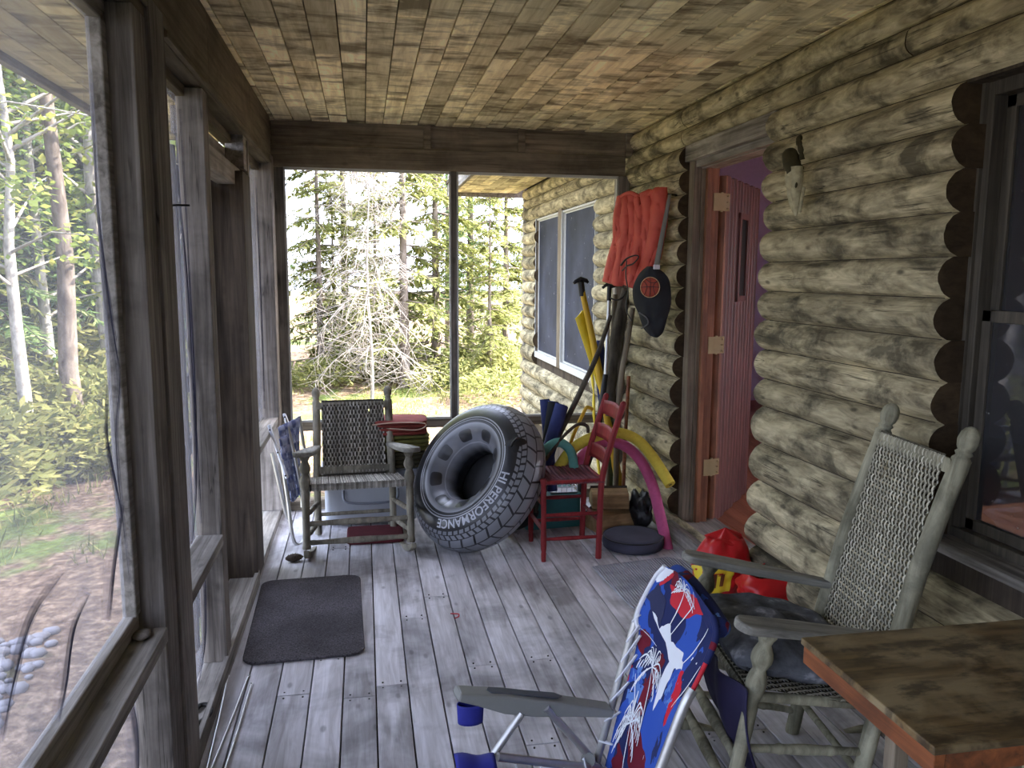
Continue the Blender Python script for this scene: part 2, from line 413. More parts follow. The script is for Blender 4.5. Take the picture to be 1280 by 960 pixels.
# ================================================================ end wall with its two big openings
mb = MB()
bx((XL-.09,YE,2.145),(1.70,YE+.09,2.275), .004); bx((XL,YE+.012,2.27),(1.78,YE+.08,2.42),0)
for x in (.385, .985, 1.70): bx((x,YE-.005,2.275),(x+.045,YE+.03,2.42), .002)
bx((XL-.05,YE+.005,.51),(1.70,YE+.08,.565)); bx((XL-.05,YE-.02,.0),(1.72,YE+.08,.06))
struct('wall_far', mb, M['frameX'])
mb = MB()
bx((.555,YE+.01,.565),(.592,YE+.07,2.145)); bx((XL,YE+.02,.06),(XL+.065,YE+.09,2.145)); bx((1.655,YE,.06),(1.735,YE+.09,2.145))
struct('trim_6', mb, M['frame'])
mb = MB()
for a, b in ((XL+.065,.555),(.592,1.655)):
    bx((a,YE+.004,2.128),(b,YE+.02,2.146),.001); bx((a,YE+.004,.566),(b,YE+.018,.580),.001)
    bx((a,YE+.004,.57),(a+.010,YE+.018,2.146),.001); bx((b-.012,YE+.004,.57),(b,YE+.018,2.146),.001)
struct('trim_7', mb, M['sashlight'])

# ================================================================ log wall
SEAM = [-.03,.12,.27,.42,.575,.75,.92,1.045,1.177,1.308,1.436,1.563,1.697,1.824,1.952,2.078,2.21,2.305,2.42]
X0 = 1.772
logs = MB(); ends = MB(); lr = random.Random(11)
def logpiece(y0, y1, k, r, e0=False, e1=False):
    z0, z1 = SEAM[k], SEAM[k+1]; h = z1-z0; bul = .052*h/.13 if h > .1 else .038
    bul = min(bul, .06)
    n = 11; Y = [y0]
    st = max(2, int((y1-y0)/.09))
    ys = [y0+(y1-y0)*i/st for i in range(st+1)]
    vs = []; fs = []
    for y in ys:
        for j in range(n):
            a = j/(n-1)*pi; s_ = sin(a)**.62
            nz = noise.noise(V((y*1.1, k*7.3, j*.25)))*.006+noise.noise(V((y*5, k*3.1+9, j*.8)))*.0028
            zz = z0+h*j/(n-1)+.004*noise.noise(V((y*1.6, k*5.7, 3)))*(0 if j in (0, n-1) else 1)
            vs.append((X0-(bul+nz)*s_-.001, y, zz))
    for i in range(len(ys)-1):
        for j in range(n-1):
            a = i*n+j; fs.append((a, a+1, a+n+1, a+n))
    logs.add(vs, fs, True, r)
    for flag, b, y, yy in ((e0, 0, y0, y0+.0), (e1, len(ys)-1, y1, y1)):
        if not flag: continue
        lip = vs[b*n:(b+1)*n]
        back = [(1.86, y, z1), (1.86, y, z0)]
        f = list(range(n+2)); ends.add(lip+back, [tuple(f if b == 0 else f[::-1])], False, r)
DY0, DY1 = 3.315, 4.275       # door opening
WY0, WY1 = 1.02, 2.175        # near window opening
UY = [(5.95,8.12)]            # double window past the porch end
for k in range(len(SEAM)-1):
    z = (SEAM[k]+SEAM[k+1])/2
    segs = []
    def put(a, b, e0, e1):
        # break long logs at a butt joint now and then
        if b-a > 2.4 and lr.random() < .6:
            c = a+(b-a)*lr.uniform(.3, .7); segs.append((a, c-.003, e0, True)); segs.append((c+.003, b, True, e1))
        else: segs.append((a, b, e0, e1))
    j = lambda: lr.uniform(-.02, .02)
    ends_y = 8.78+j()*.5
    nearlim = -1.7
    brk = []
    if .66 < z < 2.08: brk.append((WY0+j(), WY1+j()*.6))
    if z > .10 and z < 2.12: brk.append((DY0+j()*.7, DY1+j()*.7))
    if .66 < z < 2.08: brk.append((UY[0][0]+j(), UY[0][1]+j()*.6))
    if k == 16: segs = [(nearlim,2.43,False,True),(2.436,4.30,True,True),(4.306,6.9,True,True),(6.906,ends_y,True,True)]
    elif k == 17: segs = [(nearlim,4.29,False,True),(4.296,ends_y,True,True)]
    elif k == 15: segs = [(nearlim,3.315,False,True),(4.275,ends_y,True,True)]
    else:
        y = nearlim; e0 = False
        for a, b in brk: put(y, a, e0, True); y = b; e0 = True
        put(y, ends_y, e0, True)
    for a, b, e0, e1 in segs: logpiece(a, b, k, lr.random(), e0, e1)
struct('wall_right', logs, M['log'])
struct('trim_8', ends, M['logend'])
mb = MB()      # solid core of the log wall, with its three openings
def core(y0, y1, z0, z1): mb.box((X0-.004,y0,z0),(1.92,y1,z1),.5)
core(-1.7,WY0-.03,-.6,2.7); core(WY0-.03,WY1+.03,-.6,.68); core(WY0-.03,WY1+.03,2.07,2.7); core(WY1+.03,DY0-.03,-.6,2.7)
core(DY0-.03,DY1+.03,-.6,.05); core(DY0-.03,DY1+.03,2.19,2.7); core(DY1+.03,5.92,-.6,2.7); core(5.92,8.14,-.6,.69); core(5.92,8.14,2.07,2.7); core(8.14,8.74,-.6,2.7)
struct('wall_back', mb, M['darkwood'])

# ================================================================ cabin door
d = empty('door_1', (1.80, 4.235, .1)); d['kind'] = 'structure'
mb = MB(); mb.box((-.022,-.03,-.1),(.022,.04,2.05),.4,.004); mb.box((.022,-.038,-.1),(.044,.04,2.05),.6,.003)
mb.build('frame_trim', M['trim'], d)
mb = MB(); mb.box((.044,-.05,-.06),(.118,.04,2.02),.5,.003); mb.box((.044,-.064,-.06),(.07,-.045,2.0),.3,.003); mb.build('jamb', M['jamb'], d)
mb = MB(); mb.box((.02,-.93,1.98),(.12,-.03,2.05),.6,.003); mb.box((-.05,-.945,2.02),(.03,.04,2.108),.8,.004); mb.box((-.012,-.93,1.985),(.03,-.03,2.02),.3,.003)
mb.build('lintel', M['frameY'], d)
leaf = empty('door_leaf', (.158, 0, -.03)); leaf.parent = d; leaf.rotation_euler = (0, 0, radians(50))
mb = MB(); mb.box((0,-.022,0),(.035,.022,1.98),.9,.002); mb.build('leaf_edge', M['jamb'], leaf)
mb = MB(); bw = .072
for i in range(11):
    mb.box((.036+i*bw,-.021,.0-.006*(i%3)),(.036+(i+1)*bw-.003,.021,1.985-.006*(i%2)),lr.random(),.006)
mb.box((.15,-.038,.93),(.72,-.021,1.0),.2,.004) if False else None
mb.build('leaf_boards', M['door'], leaf)
mb = MB(); a, b, z0, z1 = .30, .52, 1.28, 1.80
mb.box((a,-.036,z0),(a+.035,-.018,z1),.9,.003); mb.box((b-.035,-.036,z0),(b,-.018,z1),.2,.003); mb.box((a,-.036,z1-.035),(b,-.018,z1),.5,.003); mb.box((a,-.036,z0),(b,-.018,z0+.035),.5,.003)
mb.build('peep_window_frame', M['door'], leaf)
mb = MB(); mb.box((a+.035,-.0235,z0+.035),(b-.035,-.0212,z1-.035)); mb.build('peep_window_pane', M['iron'], leaf)
for z in (.27, .97, 1.755):
    mb = MB(); mb.box((.086,-.056,z),(.118,-.0515,z+.095),.5,.001); mb.box((.16,-.03,z),(.192,-.0255,z+.095),.5,.001)
    mb.tube([(.139,-.04,z-.005),(.139,-.04,z+.10)], .008, 8); mb.box((.118,-.048,z),(.16,-.044,z+.095),.5,0)
    for q in (.015,.048,.08):
        for xx in (.097,.176): mb.lathe((xx,-.057 if xx < .1 else -.031,z+q),(xx,-.05,z+q),[(0,.0035),(1,.0035)],6)
    mb.build('hinge', M['brass'], d)
mb = MB(); mb.box((-.10,-.93,-.10),(.20,.02,.0),.3,.006)
mb.build('threshold', M['frameY'], d)

# ================================================================ windows
def window(name, x, y0, y1, z0, z1, sash, kind=2, fr=.05, pane='glass'):
    w = empty(name, (x, y0, z0)); w['kind'] = 'structure'; W = y1-y0; H = z1-z0
    m = MB()
    m.box((-.05,0,0),(.03,fr,H),.3,.003); m.box((-.05,W-fr,0),(.03,W,H),.3,.003); m.box((-.05,fr,H-fr),(.03,W-fr,H),.5,.003); m.box((-.06,0,-.03),(.03,W,.03),.7,.003)
    m.box((-.062,.006,0),(-.05,.02,H),.9,.001); m.box((-.062,W-.02,0),(-.05,W-.006,H),.9,.001)
    m.build('window_frame', sash, w)
    m = MB(); g = .035; a, b = fr, W-fr
    zm = H*.5
    if kind == 1: g = .012
    for z_, zz, dx in (((.03, H-fr, -.03),) if kind == 1 else ((.03, zm+.02, -.03), (zm-.02, H-fr, -.005))):
        m.box((dx,a,z_),(dx+.022,a+g,zz),.4,.002); m.box((dx,b-g,z_),(dx+.022,b,zz),.4,.002); m.box((dx,a,z_),(dx+.022,b,z_+g),.4,.002); m.box((dx,a,zz-g),(dx+.022,b,zz),.4,.002)
    m.build('sash', sash, w)
    m = MB(); m.box((-.022,a+g,.03+g),(-.019,b-g,zm if kind == 2 else H-fr-g)); m.build('pane', M[pane], w)
    if kind == 2: m = MB(); m.box((.004,a+g,zm),(.007,b-g,H-fr-g)); m.build('pane', M[pane], w)
    return w
window('window_1', 1.88, WY0-.02, WY1+.01, .69, 2.075, M['sash'], fr=.045)
window('window_2', 1.80, 7.14, 8.13, .69, 2.07, M['sashlight'], 1, .018, 'dusty')
window('window_3', 1.80, 5.95, 7.04, .69, 2.07, M['sashlight'], 1, .018, 'dusty')
mb = MB(); mb.box((1.735,7.03,.66),(1.83,7.15,2.09),.5,.004); mb.box((1.74,8.11,.69),(1.80,8.14,2.07),.2,.003)
struct('trim_9', mb, M['trim'])
mb = MB(); mb.box((1.725,WY0-.1,.66),(1.90,WY1+.0,.69),.5,.006); struct('trim_10', mb, M['frameY'])

# ================================================================ the cabin behind the wall: floor, walls, ceiling
mb = MB()
xx = 1.80
while xx < 5.6: mb.box((xx,-1.7,-.02),(xx+.088,8.7,.062),lr.random(),.001); xx += .09
struct('floor_cabin', mb, M['infloor'])
mb = MB()
mb.box((1.925,8.6,.05),(5.7,8.75,3.2)); mb.box((1.925,-1.8,.05),(5.7,-1.7,3.2))
# outer wall with unseen openings, added to light the room and door leaf
for a, b in ((-1.8,-1.3),(.1,3.2),(4.5,8.75)): mb.box((5.6,a,.05),(5.75,b,3.2))
for a, b in ((-1.3,.1),(3.2,4.5)): mb.box((5.6,a,.05),(5.75,b,.8)); mb.box((5.6,a,2.1),(5.75,b,3.2))
mb.box((1.925,-1.8,2.5),(1.94,8.75,3.2))
mb.box((1.922,-1.7,.06),(1.936,WY0-.1,2.5)); mb.box((1.922,WY1+.1,.06),(1.936,DY0-.1,2.5)); mb.box((1.922,DY1+.12,.06),(1.936,5.9,2.5))
struct('wall_cabin', mb, M['inwall'])
mb = MB(); mb.box((1.93,-1.8,3.0),(5.7,8.75,3.05)); struct('ceiling_cabin', mb, M['inwall'])
mb = MB()   # roof: porch deck, wing eave and the cabin's ridge
def slab(p, th, y0, y1, r=.5):
    mb.prism([(a, b) for a, b in p], y1-y0, Matrix(((1,0,0,0),(0,0,-1,y1),(0,1,0,0),(0,0,0,1))), r)
slab([(-1.32,2.33),(-1.32,2.36),(1.9,2.80),(4.0,4.65),(6.2,2.7),(6.2,2.66),(4.0,4.58),(1.9,2.74)], 0, -1.9, 5.35)
slab([(.93,2.50),(.93,2.53),(1.9,2.80),(4.0,4.65),(6.2,2.7),(6.2,2.66),(4.0,4.58),(1.9,2.74)], 0, 5.35, 9.2)
struct('ceiling_roof', mb, M['darkwood'])
mb = MB()   # planked soffits and their fascia boards
yy = -1.8
mb2 = MB()
x = -1.28
while x < -.64: mb.box((x,-1.8,2.30),(x+.104,5.3,2.32),lr.random(),.002); x += .107
x = .98
while x < 1.72: mb.box((x,5.26,2.415),(x+.104,9.1,2.435),lr.random(),.002); x += .107
struct('trim_11', mb, M['ceil'])
mb = MB(); mb.box((-.64,YB-.08,-.09),(1.9,YB,2.75)); struct('wall_near_blocker', mb, M['darkwood'])  # unseen wall behind the camera, added to darken the porch inside
mb = MB(); mb.box((-1.32,-1.9,2.27),(-1.285,5.35,2.40),.5,.003); mb.box((.945,5.3,2.37),(.98,9.2,2.54),.5,.003); mb.box((.945,9.1,2.37),(1.9,9.14,2.6),.5,.003); mb.box((-1.3,5.26,2.30),(1.0,5.3,2.62),.5,.003)
mb.box((1.74,8.72,-.6),(1.79,8.80,2.42),.3,.003)
struct('trim_12', mb, M['frameY'])
# ================================================================ outdoors
GZ = -.62
def gh(x, y):
    r = noise.noise(V((x*.25, y*.25, 0)))*.12+noise.noise(V((x*1.3, y*1.3, 5)))*.025
    d = max(0, sqrt((x+2)**2+(y-5)**2)-9); r += d*.012
    return GZ+r*min(1, max(0, (abs(x-.5)-.5)/2 if y < 6 else 1))
t = NT('forest_ground'); c = t.coord((1,1,1)); n1 = t.noise(c, .55, 5, .6); n2 = t.noise(c, 14, 6, .7); n3 = t.noise(c, 2.6, 5, .65)
duff = t.ramp(n2, [(.3, lin(62,50,40)), (.5, lin(116,97,80)), (.7, lin(170,150,128))])
grs = t.ramp(n2, [(.3, lin(60,70,36)), (.6, lin(112,126,70)), (.8, lin(150,158,104))])
gm = t.math('ADD', n1, t.math('MULTIPLY', n3, .5)); gm = t.ramp(gm, [(.74, 0), (.84, 1)])
t.bsdf(t.mix(gm, duff, grs), .95, n2, .6, .03, spec=.1)
mb = MB(); 
def gf(u, v):
    x = -45+u*90; y = -14+v*84; return V((x, y, gh(x, y)))
mb.grid(gf, 181, 169); g = struct('ground', mb, t.m)
# ---- foliage materials
def leafmat(name, a, b, c, tr=.45):
    t = NT(name); r = t.rnd(); col = t.ramp(r, [(0, a), (.55, b), (1, c)])
    df = t.new('ShaderNodeBsdfDiffuse'); tl = t.new('ShaderNodeBsdfTranslucent'); t.link(col, df.inputs[0]); t.link(col, tl.inputs[0])
    mx = t.new('ShaderNodeMixShader'); mx.inputs[0].default_value = tr; t.link(df.outputs[0], mx.inputs[1]); t.link(tl.outputs[0], mx.inputs[2])
    t.link(mx.outputs[0], t.out.inputs[0]); return t.m
M['needle'] = leafmat('conifer_needles', lin(74,80,44), lin(130,136,82), lin(190,184,124))
M['needle2'] = leafmat('blue_green_needles', lin(66,88,54), lin(116,142,88), lin(176,188,130))
M['leaf'] = leafmat('broad_leaves', lin(92,110,54), lin(140,156,84), lin(200,194,108), .5)
M['bush'] = leafmat('undergrowth_leaves', lin(84,92,54), lin(138,140,88), lin(192,186,124), .5)
M['bark'] = wood('tree_bark', lin(78,68,60), lin(142,130,120), 2, 22, .25, .4, lin(52,46,42), 0, .9, .6, .2, 3)
M['bark2'] = wood('pale_bark', lin(136,128,120), lin(206,200,192), 2, 16, .4, .6, lin(84,78,74), 0, .9, .4, .15, 5)
M['dead'] = plain('dead_grey_twigs', lin(150,142,136), .9)
FR = random.Random(21)
def quadleaf(mb, p, d, up, L, W, r):
    d = d.normalized(); s_ = d.cross(up)
    if s_.length < 1e-3: s_ = V((1,0,0))
    s_.normalize(); m_ = p+d*(L*.5)
    mb.add([p, m_+s_*W*.5, p+d*L, m_-s_*W*.5], [(0,1,2,3)], False, r)
def conifer(name, H, R, nl, mat, seed, bare=.12, dens=1.0, bark='bark', droop=.35):
    R_ = random.Random(seed); root = empty(name, (0,0,0)); m = MB(); c = MB()
    pts = [V((.03*H*.1*noise.noise(V((seed, i*.4, 0))), .03*H*.1*noise.noise(V((seed, 7, i*.4))), H*i/10-.3)) for i in range(11)]
    m.tube(pts, [max(.012, .0125*H*(1-i/10.6)) for i in range(11)], 8, .5, wob=.1)
    for l in range(nl):
        f = bare+(1-bare)*(l+R_.random()*.6)/nl; z = f*H
        if z > H*.985: continue
        rad = R*(1-f)**.75*R_.uniform(.7, 1.12)+.12
        nb = R_.choice([4,5,6])
        for b in range(nb):
            a = R_.uniform(0, 2*pi); dr_ = V((cos(a), sin(a), 0)); L = rad*R_.uniform(.65, 1.1)
            base = V((0,0,z)); tip = base+dr_*L+V((0,0,-droop*L*R_.uniform(.5,1.3)+.15*L*(f-.3)))
            mid = (base+tip)/2+V((0,0,.08*L))
            m.tube([base, mid, tip], [.012+.004*L, .008+.002*L, .003], 3, R_.random(), cap=False)
            k = max(8, int(L*34*dens))
            for i in range(k):
                t_ = (.18+.82*(i+R_.random())/k); q = base.lerp(mid, t_*2) if t_ < .5 else mid.lerp(tip, t_*2-1)
                side = R_.choice((-1, 1)); sd = V((-sin(a)*side, cos(a)*side, 0))
                dd = sd*R_.uniform(.5, 1)+dr_*R_.uniform(.3, .9)+V((0,0,R_.uniform(-.65,.15)))
                wl = R_.uniform(.13,.26)*(1.15-.5*t_)*(.7+.25*R/1.5)
                rr_ = min(1, max(0, R_.gauss(.45, .22)+.12*t_))
                for w_ in range(2):
                    quadleaf(c, q+dd*wl*.35*w_, dd+V((R_.uniform(-.4,.4), R_.uniform(-.4,.4), R_.uniform(-.4,.25))), V((R_.uniform(-.5,.5),R_.uniform(-.5,.5),1)), wl, wl*R_.uniform(.18,.32), rr_)
    m.build('trunk', M[bark], root); c.build('crown', M[mat], root); return root
def broadleaf(name, H, R, n, mat, seed, z0=.4, bark='bark2', lean=.0):
    R_ = random.Random(seed); root = empty(name, (0,0,0)); m = MB(); c = MB()
    T = [V((lean*H*(i/8)**1.3+.12*noise.noise(V((seed, i*.6, 0))), .12*noise.noise(V((seed, 4, i*.6))), H*i/8-.3)) for i in range(9)]
    m.tube(T, [max(.015, .011*H*(1-i/9)) for i in range(9)], 8, .5, wob=.12)
    nb = max(8, n//60)
    for b in range(nb):
        f = z0+(1-z0)*(b+R_.random())/nb; k = min(7.99, f*8); i = int(k); base = T[i].lerp(T[i+1], k-i)
        a = R_.uniform(0, 2*pi); L = R*R_.uniform(.5, 1.05)*sin(pi*min(.92, .2+.8*(f-z0)/(1-z0)))**.6
        tip = base+V((cos(a)*L, sin(a)*L, L*R_.uniform(.05,.55))); mid = (base+tip)/2+V((0,0,.1*L))
        m.tube([base, mid, tip], [.02+.006*L, .012, .004], 4, R_.random(), cap=False)
        for i in range(60):
            t_ = R_.uniform(.3, 1.05); q = base.lerp(mid, t_*2) if t_ < .5 else mid.lerp(tip, t_*2-1)
            q = q+V((R_.gauss(0,.2),R_.gauss(0,.2),R_.gauss(0,.14)))*L*.55; s_ = R_.uniform(.06,.11)
            quadleaf(c, q, V((R_.uniform(-1,1),R_.uniform(-1,1),R_.uniform(-.8,.3))), V((R_.uniform(-1,1),R_.uniform(-1,1),1.2)), s_*1.4, s_, min(1, max(0, R_.gauss(.5,.25))))
    m.build('trunk', M[bark], root); c.build('crown', M[mat], root); return root
def bush(name, R, H, n, mat, seed):
    R_ = random.Random(seed); c = MB()
    for i in range(n):
        a = R_.uniform(0, 2*pi); r = R*sqrt(R_.random()); z = H*R_.random()**.8*(1-.6*(r/R)**2); s_ = R_.uniform(.05,.12)
        quadleaf(c, V((r*cos(a), r*sin(a), z)), V((cos(a)+R_.uniform(-1,1), sin(a)+R_.uniform(-1,1), R_.uniform(-.3,.9))), V((R_.uniform(-1,1),R_.uniform(-1,1),1)), s_*1.7, s_*.7, min(1, max(0, R_.gauss(.5,.25))))
    for i in range(9):
        a = R_.uniform(0, 2*pi); c.tube([V((0,0,-.1)), V((cos(a)*R*.3, sin(a)*R*.3, H*.4)), V((cos(a)*R*.7, sin(a)*R*.7, H*.7))], [.012,.008,.004], 4, .1, cap=False)
    o = c.build(name, M[mat]); return o
def dead_tree(name, H, R, seed):
    R_ = random.Random(seed); m = MB()
    m.tube([V((.03*sin(i),.03*cos(i*1.3),H*i/10-.3)) for i in range(11)], [max(.010,.0065*H*(1-i/10.5)) for i in range(11)], 8, .5)
    for l in range(70):
        f = .16+.70*R_.random()**1.3; z = f*H; a = R_.uniform(0, 2*pi); L = R*(1-f)**.6*R_.uniform(.5,1.1); d_ = V((cos(a),sin(a),0))
        P = arc([V((0,0,z)), V((0,0,z+.02*L))+d_*L*.4, V((0,0,z-.28*L))+d_*L*.8, V((0,0,z-.55*L))+d_*L], 3)
        m.tube(P, [.008*(1-i/(len(P)+1))+.002 for i in range(len(P))], 4, .5, cap=False)
        for i in range(10):
            q = P[R_.randrange(3, len(P))]; m.tube([q, q+V((R_.gauss(0,.2),R_.gauss(0,.2),-R_.uniform(.05,.35))), q+V((R_.gauss(0,.3),R_.gauss(0,.3),-R_.uniform(.2,.6)))], [.0045,.003,.0015], 3, .5, cap=False)
    return m.build(name, M['dead'])
CON = [conifer('conifer_tree', 9, 1.7, 34, 'needle', 1), conifer('conifer_tree', 11, 2.1, 38, 'needle2', 2, .16), conifer('conifer_tree', 7, 1.5, 30, 'needle', 3, .06), conifer('conifer_tree', 12, 1.9, 34, 'needle', 4, .34, .8)]
BRD = [broadleaf('broadleaf_tree', 9, 2.4, 2400, 'leaf', 5, .3), broadleaf('broadleaf_tree', 11, 2.0, 1900, 'leaf', 6, .45, 'bark', .04), broadleaf('broadleaf_tree', 7, 1.8, 1600, 'leaf', 8, .2, 'bark2', -.03)]
BSH = [bush('bush', .9, .8, 1100, 'bush', 9), bush('bush', 1.3, 1.0, 1500, 'bush', 10)]
used = set()
def plant(src, x, y, s=1.0, rz=None, label=None, cat='tree', group=None):
    o = src if src.name not in used else copy_tree(src); used.add(o.name)
    o.location = (x, y, gh(x, y)); o.rotation_euler = (0, 0, FR.uniform(0, 6.28) if rz is None else rz); o.scale = (s, s, s*FR.uniform(.92, 1.08))
    tag(o, label, cat, group); return o
E_L = 'forest tree beyond the left screens with foliage down to the undergrowth'
E_E = 'sunlit forest tree standing in the clearing beyond the far opening'
# trees seen through the far opening: (pixel column, distance, kind, scale)
def seen(px_, Y): return aty(px_, 400, Y)
for px_, Y, src, s in ((400,16.5,CON[2],.95),(432,19,CON[0],1.0),(505,15,CON[0],.92),(545,16,CON[2],1.15),(588,20,CON[1],.85),(632,17,CON[2],1.0),
                       (560,24,CON[0],1.0),(470,17.5,CON[2],.8),(418,18.2,CON[2],.75),(612,15.2,CON[2],.6),(690,19,CON[1],.9),(740,22,CON[0],1.0)):
    p = seen(px_, Y)
    plant(src, p.x, p.y, s, label='sunlit conifer standing in the clearing beyond the far opening', group='conifers beyond the far opening')
dt = dead_tree('dead_tree', 5.2, 1.25, 31); p = seen(462, 13.6); dt.location = (p.x, p.y, gh(p.x, p.y)); tag(dt, 'bare dead conifer with drooping bleached twigs beyond the far opening', 'tree')
# forest to the left
k = 0
LT = [(92,10.2,BRD[1],1.0),(22,9.6,BRD[0],.8),(60,12.2,BRD[2],1.2),(126,13,BRD[0],1.1),(218,13,BRD[0],1.0),(233,16,CON[1],1.0),(205,18,CON[0],1.1),(240,21,CON[2],1.2),
      (-20,12,CON[1],.9),(10,15,CON[0],1.1),(45,17,CON[1],1.1),(80,15.5,CON[2],1.2),(115,18,CON[0],1.2),(150,15,CON[1],.9),(170,19,CON[2],1.3),(0,21,CON[1],1.3),(60,23,CON[0],1.3),(100,25,CON[1],1.3),(140,27,CON[0],1.4),(190,26,CON[1],1.2),(30,29,CON[1],1.5),(225,27,CON[0],1.3),(85,33,CON[0],1.6),
      (-70,10,CON[2],1.0),(-120,9,BRD[0],.9),(-170,12,CON[1],1.0),(-60,16,CON[0],1.2),(-230,9.5,CON[0],1.0),(-320,8,BRD[2],1.0),(-420,9,CON[1],1.0),(-560,7,CON[0],.9),(-280,14,CON[1],1.1),(275,17,CON[2],.9),(290,22,CON[0],1.0)]
for px_, Y, src, s in LT:
    p = seen(px_, Y); br = src in BRD
    plant(src, p.x, p.y, s, label='slender broadleaf tree in the forest beyond the left screens' if br else 'conifer in the dense forest beyond the left screens', group='broadleaf trees beyond the left screens' if br else 'conifers beyond the left screens')
for i, (px_, Y, s) in enumerate(((5,8.9,.9),(45,9.4,.75),(85,9.2,.8),(120,9.9,.9),(20,10.6,1.2),(70,10.8,1.1),(105,11.4,1.2),(145,11,1.0),(-30,9.4,1.0),(-80,8.6,.9),(35,12.5,1.4),(135,13,1.3),(215,11.5,.8),(235,12.8,1.0),(200,14,1.2),(-150,7.5,.9),(0,13.5,1.5),(90,13.8,1.5))):
    p = seen(px_, Y); plant(BSH[i % 2], p.x, p.y, s, label='low leafy bush along the edge of the forest on the left', cat='bush', group='bushes beyond the left screens')
for i, (px_, Y, s) in enumerate(((395,15.2,.7),(450,16.5,.8),(520,16,.9),(560,14.6,.6),(600,17,.9),(625,13.2,.6),(640,15,.8),(470,18,1.0))):
    p = seen(px_, Y); plant(BSH[i % 2], p.x, p.y, s, label='low leafy bush below the trees beyond the far opening', cat='bush', group='bushes beyond the far opening')
for t_ in CON+BRD+BSH:
    if t_.name not in used:
        for ch in list(t_.children): bpy.data.objects.remove(ch)
        bpy.data.objects.remove(t_)
# stones by the porch
st = MB(); RR = random.Random(5)
for i in range(260):
    a = RR.random(); p = V((-1.75-RR.random()*.75, 3.0+RR.random()*1.9, 0)); s_ = RR.uniform(.02,.055)
    bm = bmesh.new(); bmesh.ops.create_icosphere(bm, subdivisions=1, radius=s_)
    for v in bm.verts: v.co = V((v.co.x*RR.uniform(.9,1.3), v.co.y, v.co.z*.6))+V((p.x, p.y, gh(p.x,p.y)+.01))
    st.bm(bm, RR.random(), True)
o = st.build('gravel', plain('pale_stone', lin(140,138,142), .9)); tag(o, 'patch of pale stones on the shaded ground beside the porch', 'stones', kind='stuff')
# grass tufts
gr = MB()
for i in range(9000):
    if RR.random() < .5: x = RR.uniform(-6.5,-2.6); y = RR.uniform(4,14)
    else: x = RR.uniform(-2.2,1.6); y = RR.uniform(6,15)
    if noise.noise(V((x*.5,y*.5,3))) < -.05: continue
    h = RR.uniform(.05,.16); z = gh(x,y); a = RR.uniform(0,6.28); w = V((cos(a),sin(a),0))*.008
    q = V((RR.gauss(0,.04),RR.gauss(0,.04),h))
    gr.add([V((x,y,z))-w, V((x,y,z))+w, V((x,y,z))+q], [(0,1,2)], False, RR.random())
o = gr.build('grass', M['bush']); tag(o, 'short sunlit grass growing over the ground around the porch', 'grass', kind='stuff')

# ================================================================ light
w = bpy.data.worlds.new('world'); SC.world = w; w.use_nodes = True; nt = w.node_tree; nt.nodes.clear()
bg = nt.nodes.new('ShaderNodeBackground'); wo = nt.nodes.new('ShaderNodeOutputWorld'); nt.links.new(bg.outputs[0], wo.inputs[0])
sky = nt.nodes.new('ShaderNodeTexSky'); sky.sky_type = 'NISHITA'; sky.sun_disc = False; sky.sun_elevation = radians(50); sky.sun_rotation = radians(70); sky.air_density = 1; sky.dust_density = 4; sky.ozone_density = 1
mx = nt.nodes.new('ShaderNodeMix'); mx.data_type = 'RGBA'; mx.inputs[0].default_value = .55; nt.links.new(sky.outputs[0], mx.inputs[6]); mx.inputs[7].default_value = (5.7, 6.2, 8.0, 1)
nt.links.new(mx.outputs[2], bg.inputs[0]); bg.inputs[1].default_value = .9
sd = bpy.data.lights.new('sun', 'SUN'); so = bpy.data.objects.new('sun', sd); COL.objects.link(so)
sd.energy = 19; sd.color = (1, .95, .84); sd.angle = radians(1)
so.rotation_euler = V((.78, .08, .62)).to_track_quat('Z', 'Y').to_euler()
SC.view_settings.exposure = 1.0
SC.cycles.max_bounces = 10; SC.cycles.diffuse_bounces = 6; SC.cycles.transparent_max_bounces = 24
# ================================================================ helpers for things
def P(x, y, Y): return aty(x, y, Y)
def dist2(a, b): return (V(a)-V(b)).length
def rrect(x0, y0, x1, y1, r, n=5):
    out = []
    for cx, cy, a0 in ((x1-r,y1-r,0),(x0+r,y1-r,90),(x0+r,y0+r,180),(x1-r,y0+r,270)):
        for i in range(n+1):
            a = radians(a0+90*i/n); out.append((cx+r*cos(a), cy+r*sin(a)))
    return out
def text_mesh(body, size, fn, depth=.001, bold=0.0, spacing=1.0):
    """lettering as a mesh whose flat (x, y) is carried onto a surface by fn(x, y) -> point"""
    cu = bpy.data.curves.new('lettering', 'FONT'); cu.body = body; cu.size = size; cu.align_x = 'CENTER'; cu.offset = bold; cu.space_character = spacing
    cu.resolution_u = 3
    ob = bpy.data.objects.new('lettering_tmp', cu); COL.objects.link(ob); bpy.context.view_layer.update()
    me = bpy.data.meshes.new_from_object(ob.evaluated_get(bpy.context.evaluated_depsgraph_get()))
    bm = bmesh.new(); bm.from_mesh(me)
    bmesh.ops.subdivide_edges(bm, edges=[e for e in bm.edges if e.calc_length() > size*.25], cuts=2)
    bmesh.ops.triangulate(bm, faces=bm.faces[:])
    m = MB()
    for v in bm.verts: v.co = fn(v.co.x, v.co.y)
    m.bm(bm, .5, False)
    bpy.data.objects.remove(ob); bpy.data.curves.remove(cu); bpy.data.meshes.remove(me)
    return m
M['rock'] = wood('weathered_chair_wood', lin(92,88,78), lin(160,154,138), 2, 30, .12, .5, lin(58,55,48), 0, .85, .45, .1, 5)
M['rock2'] = wood('lichened_chair_wood', lin(98,96,80), lin(172,168,144), 2, 30, .12, .5, lin(64,62,52), 0, .85, .45, .1, 6)
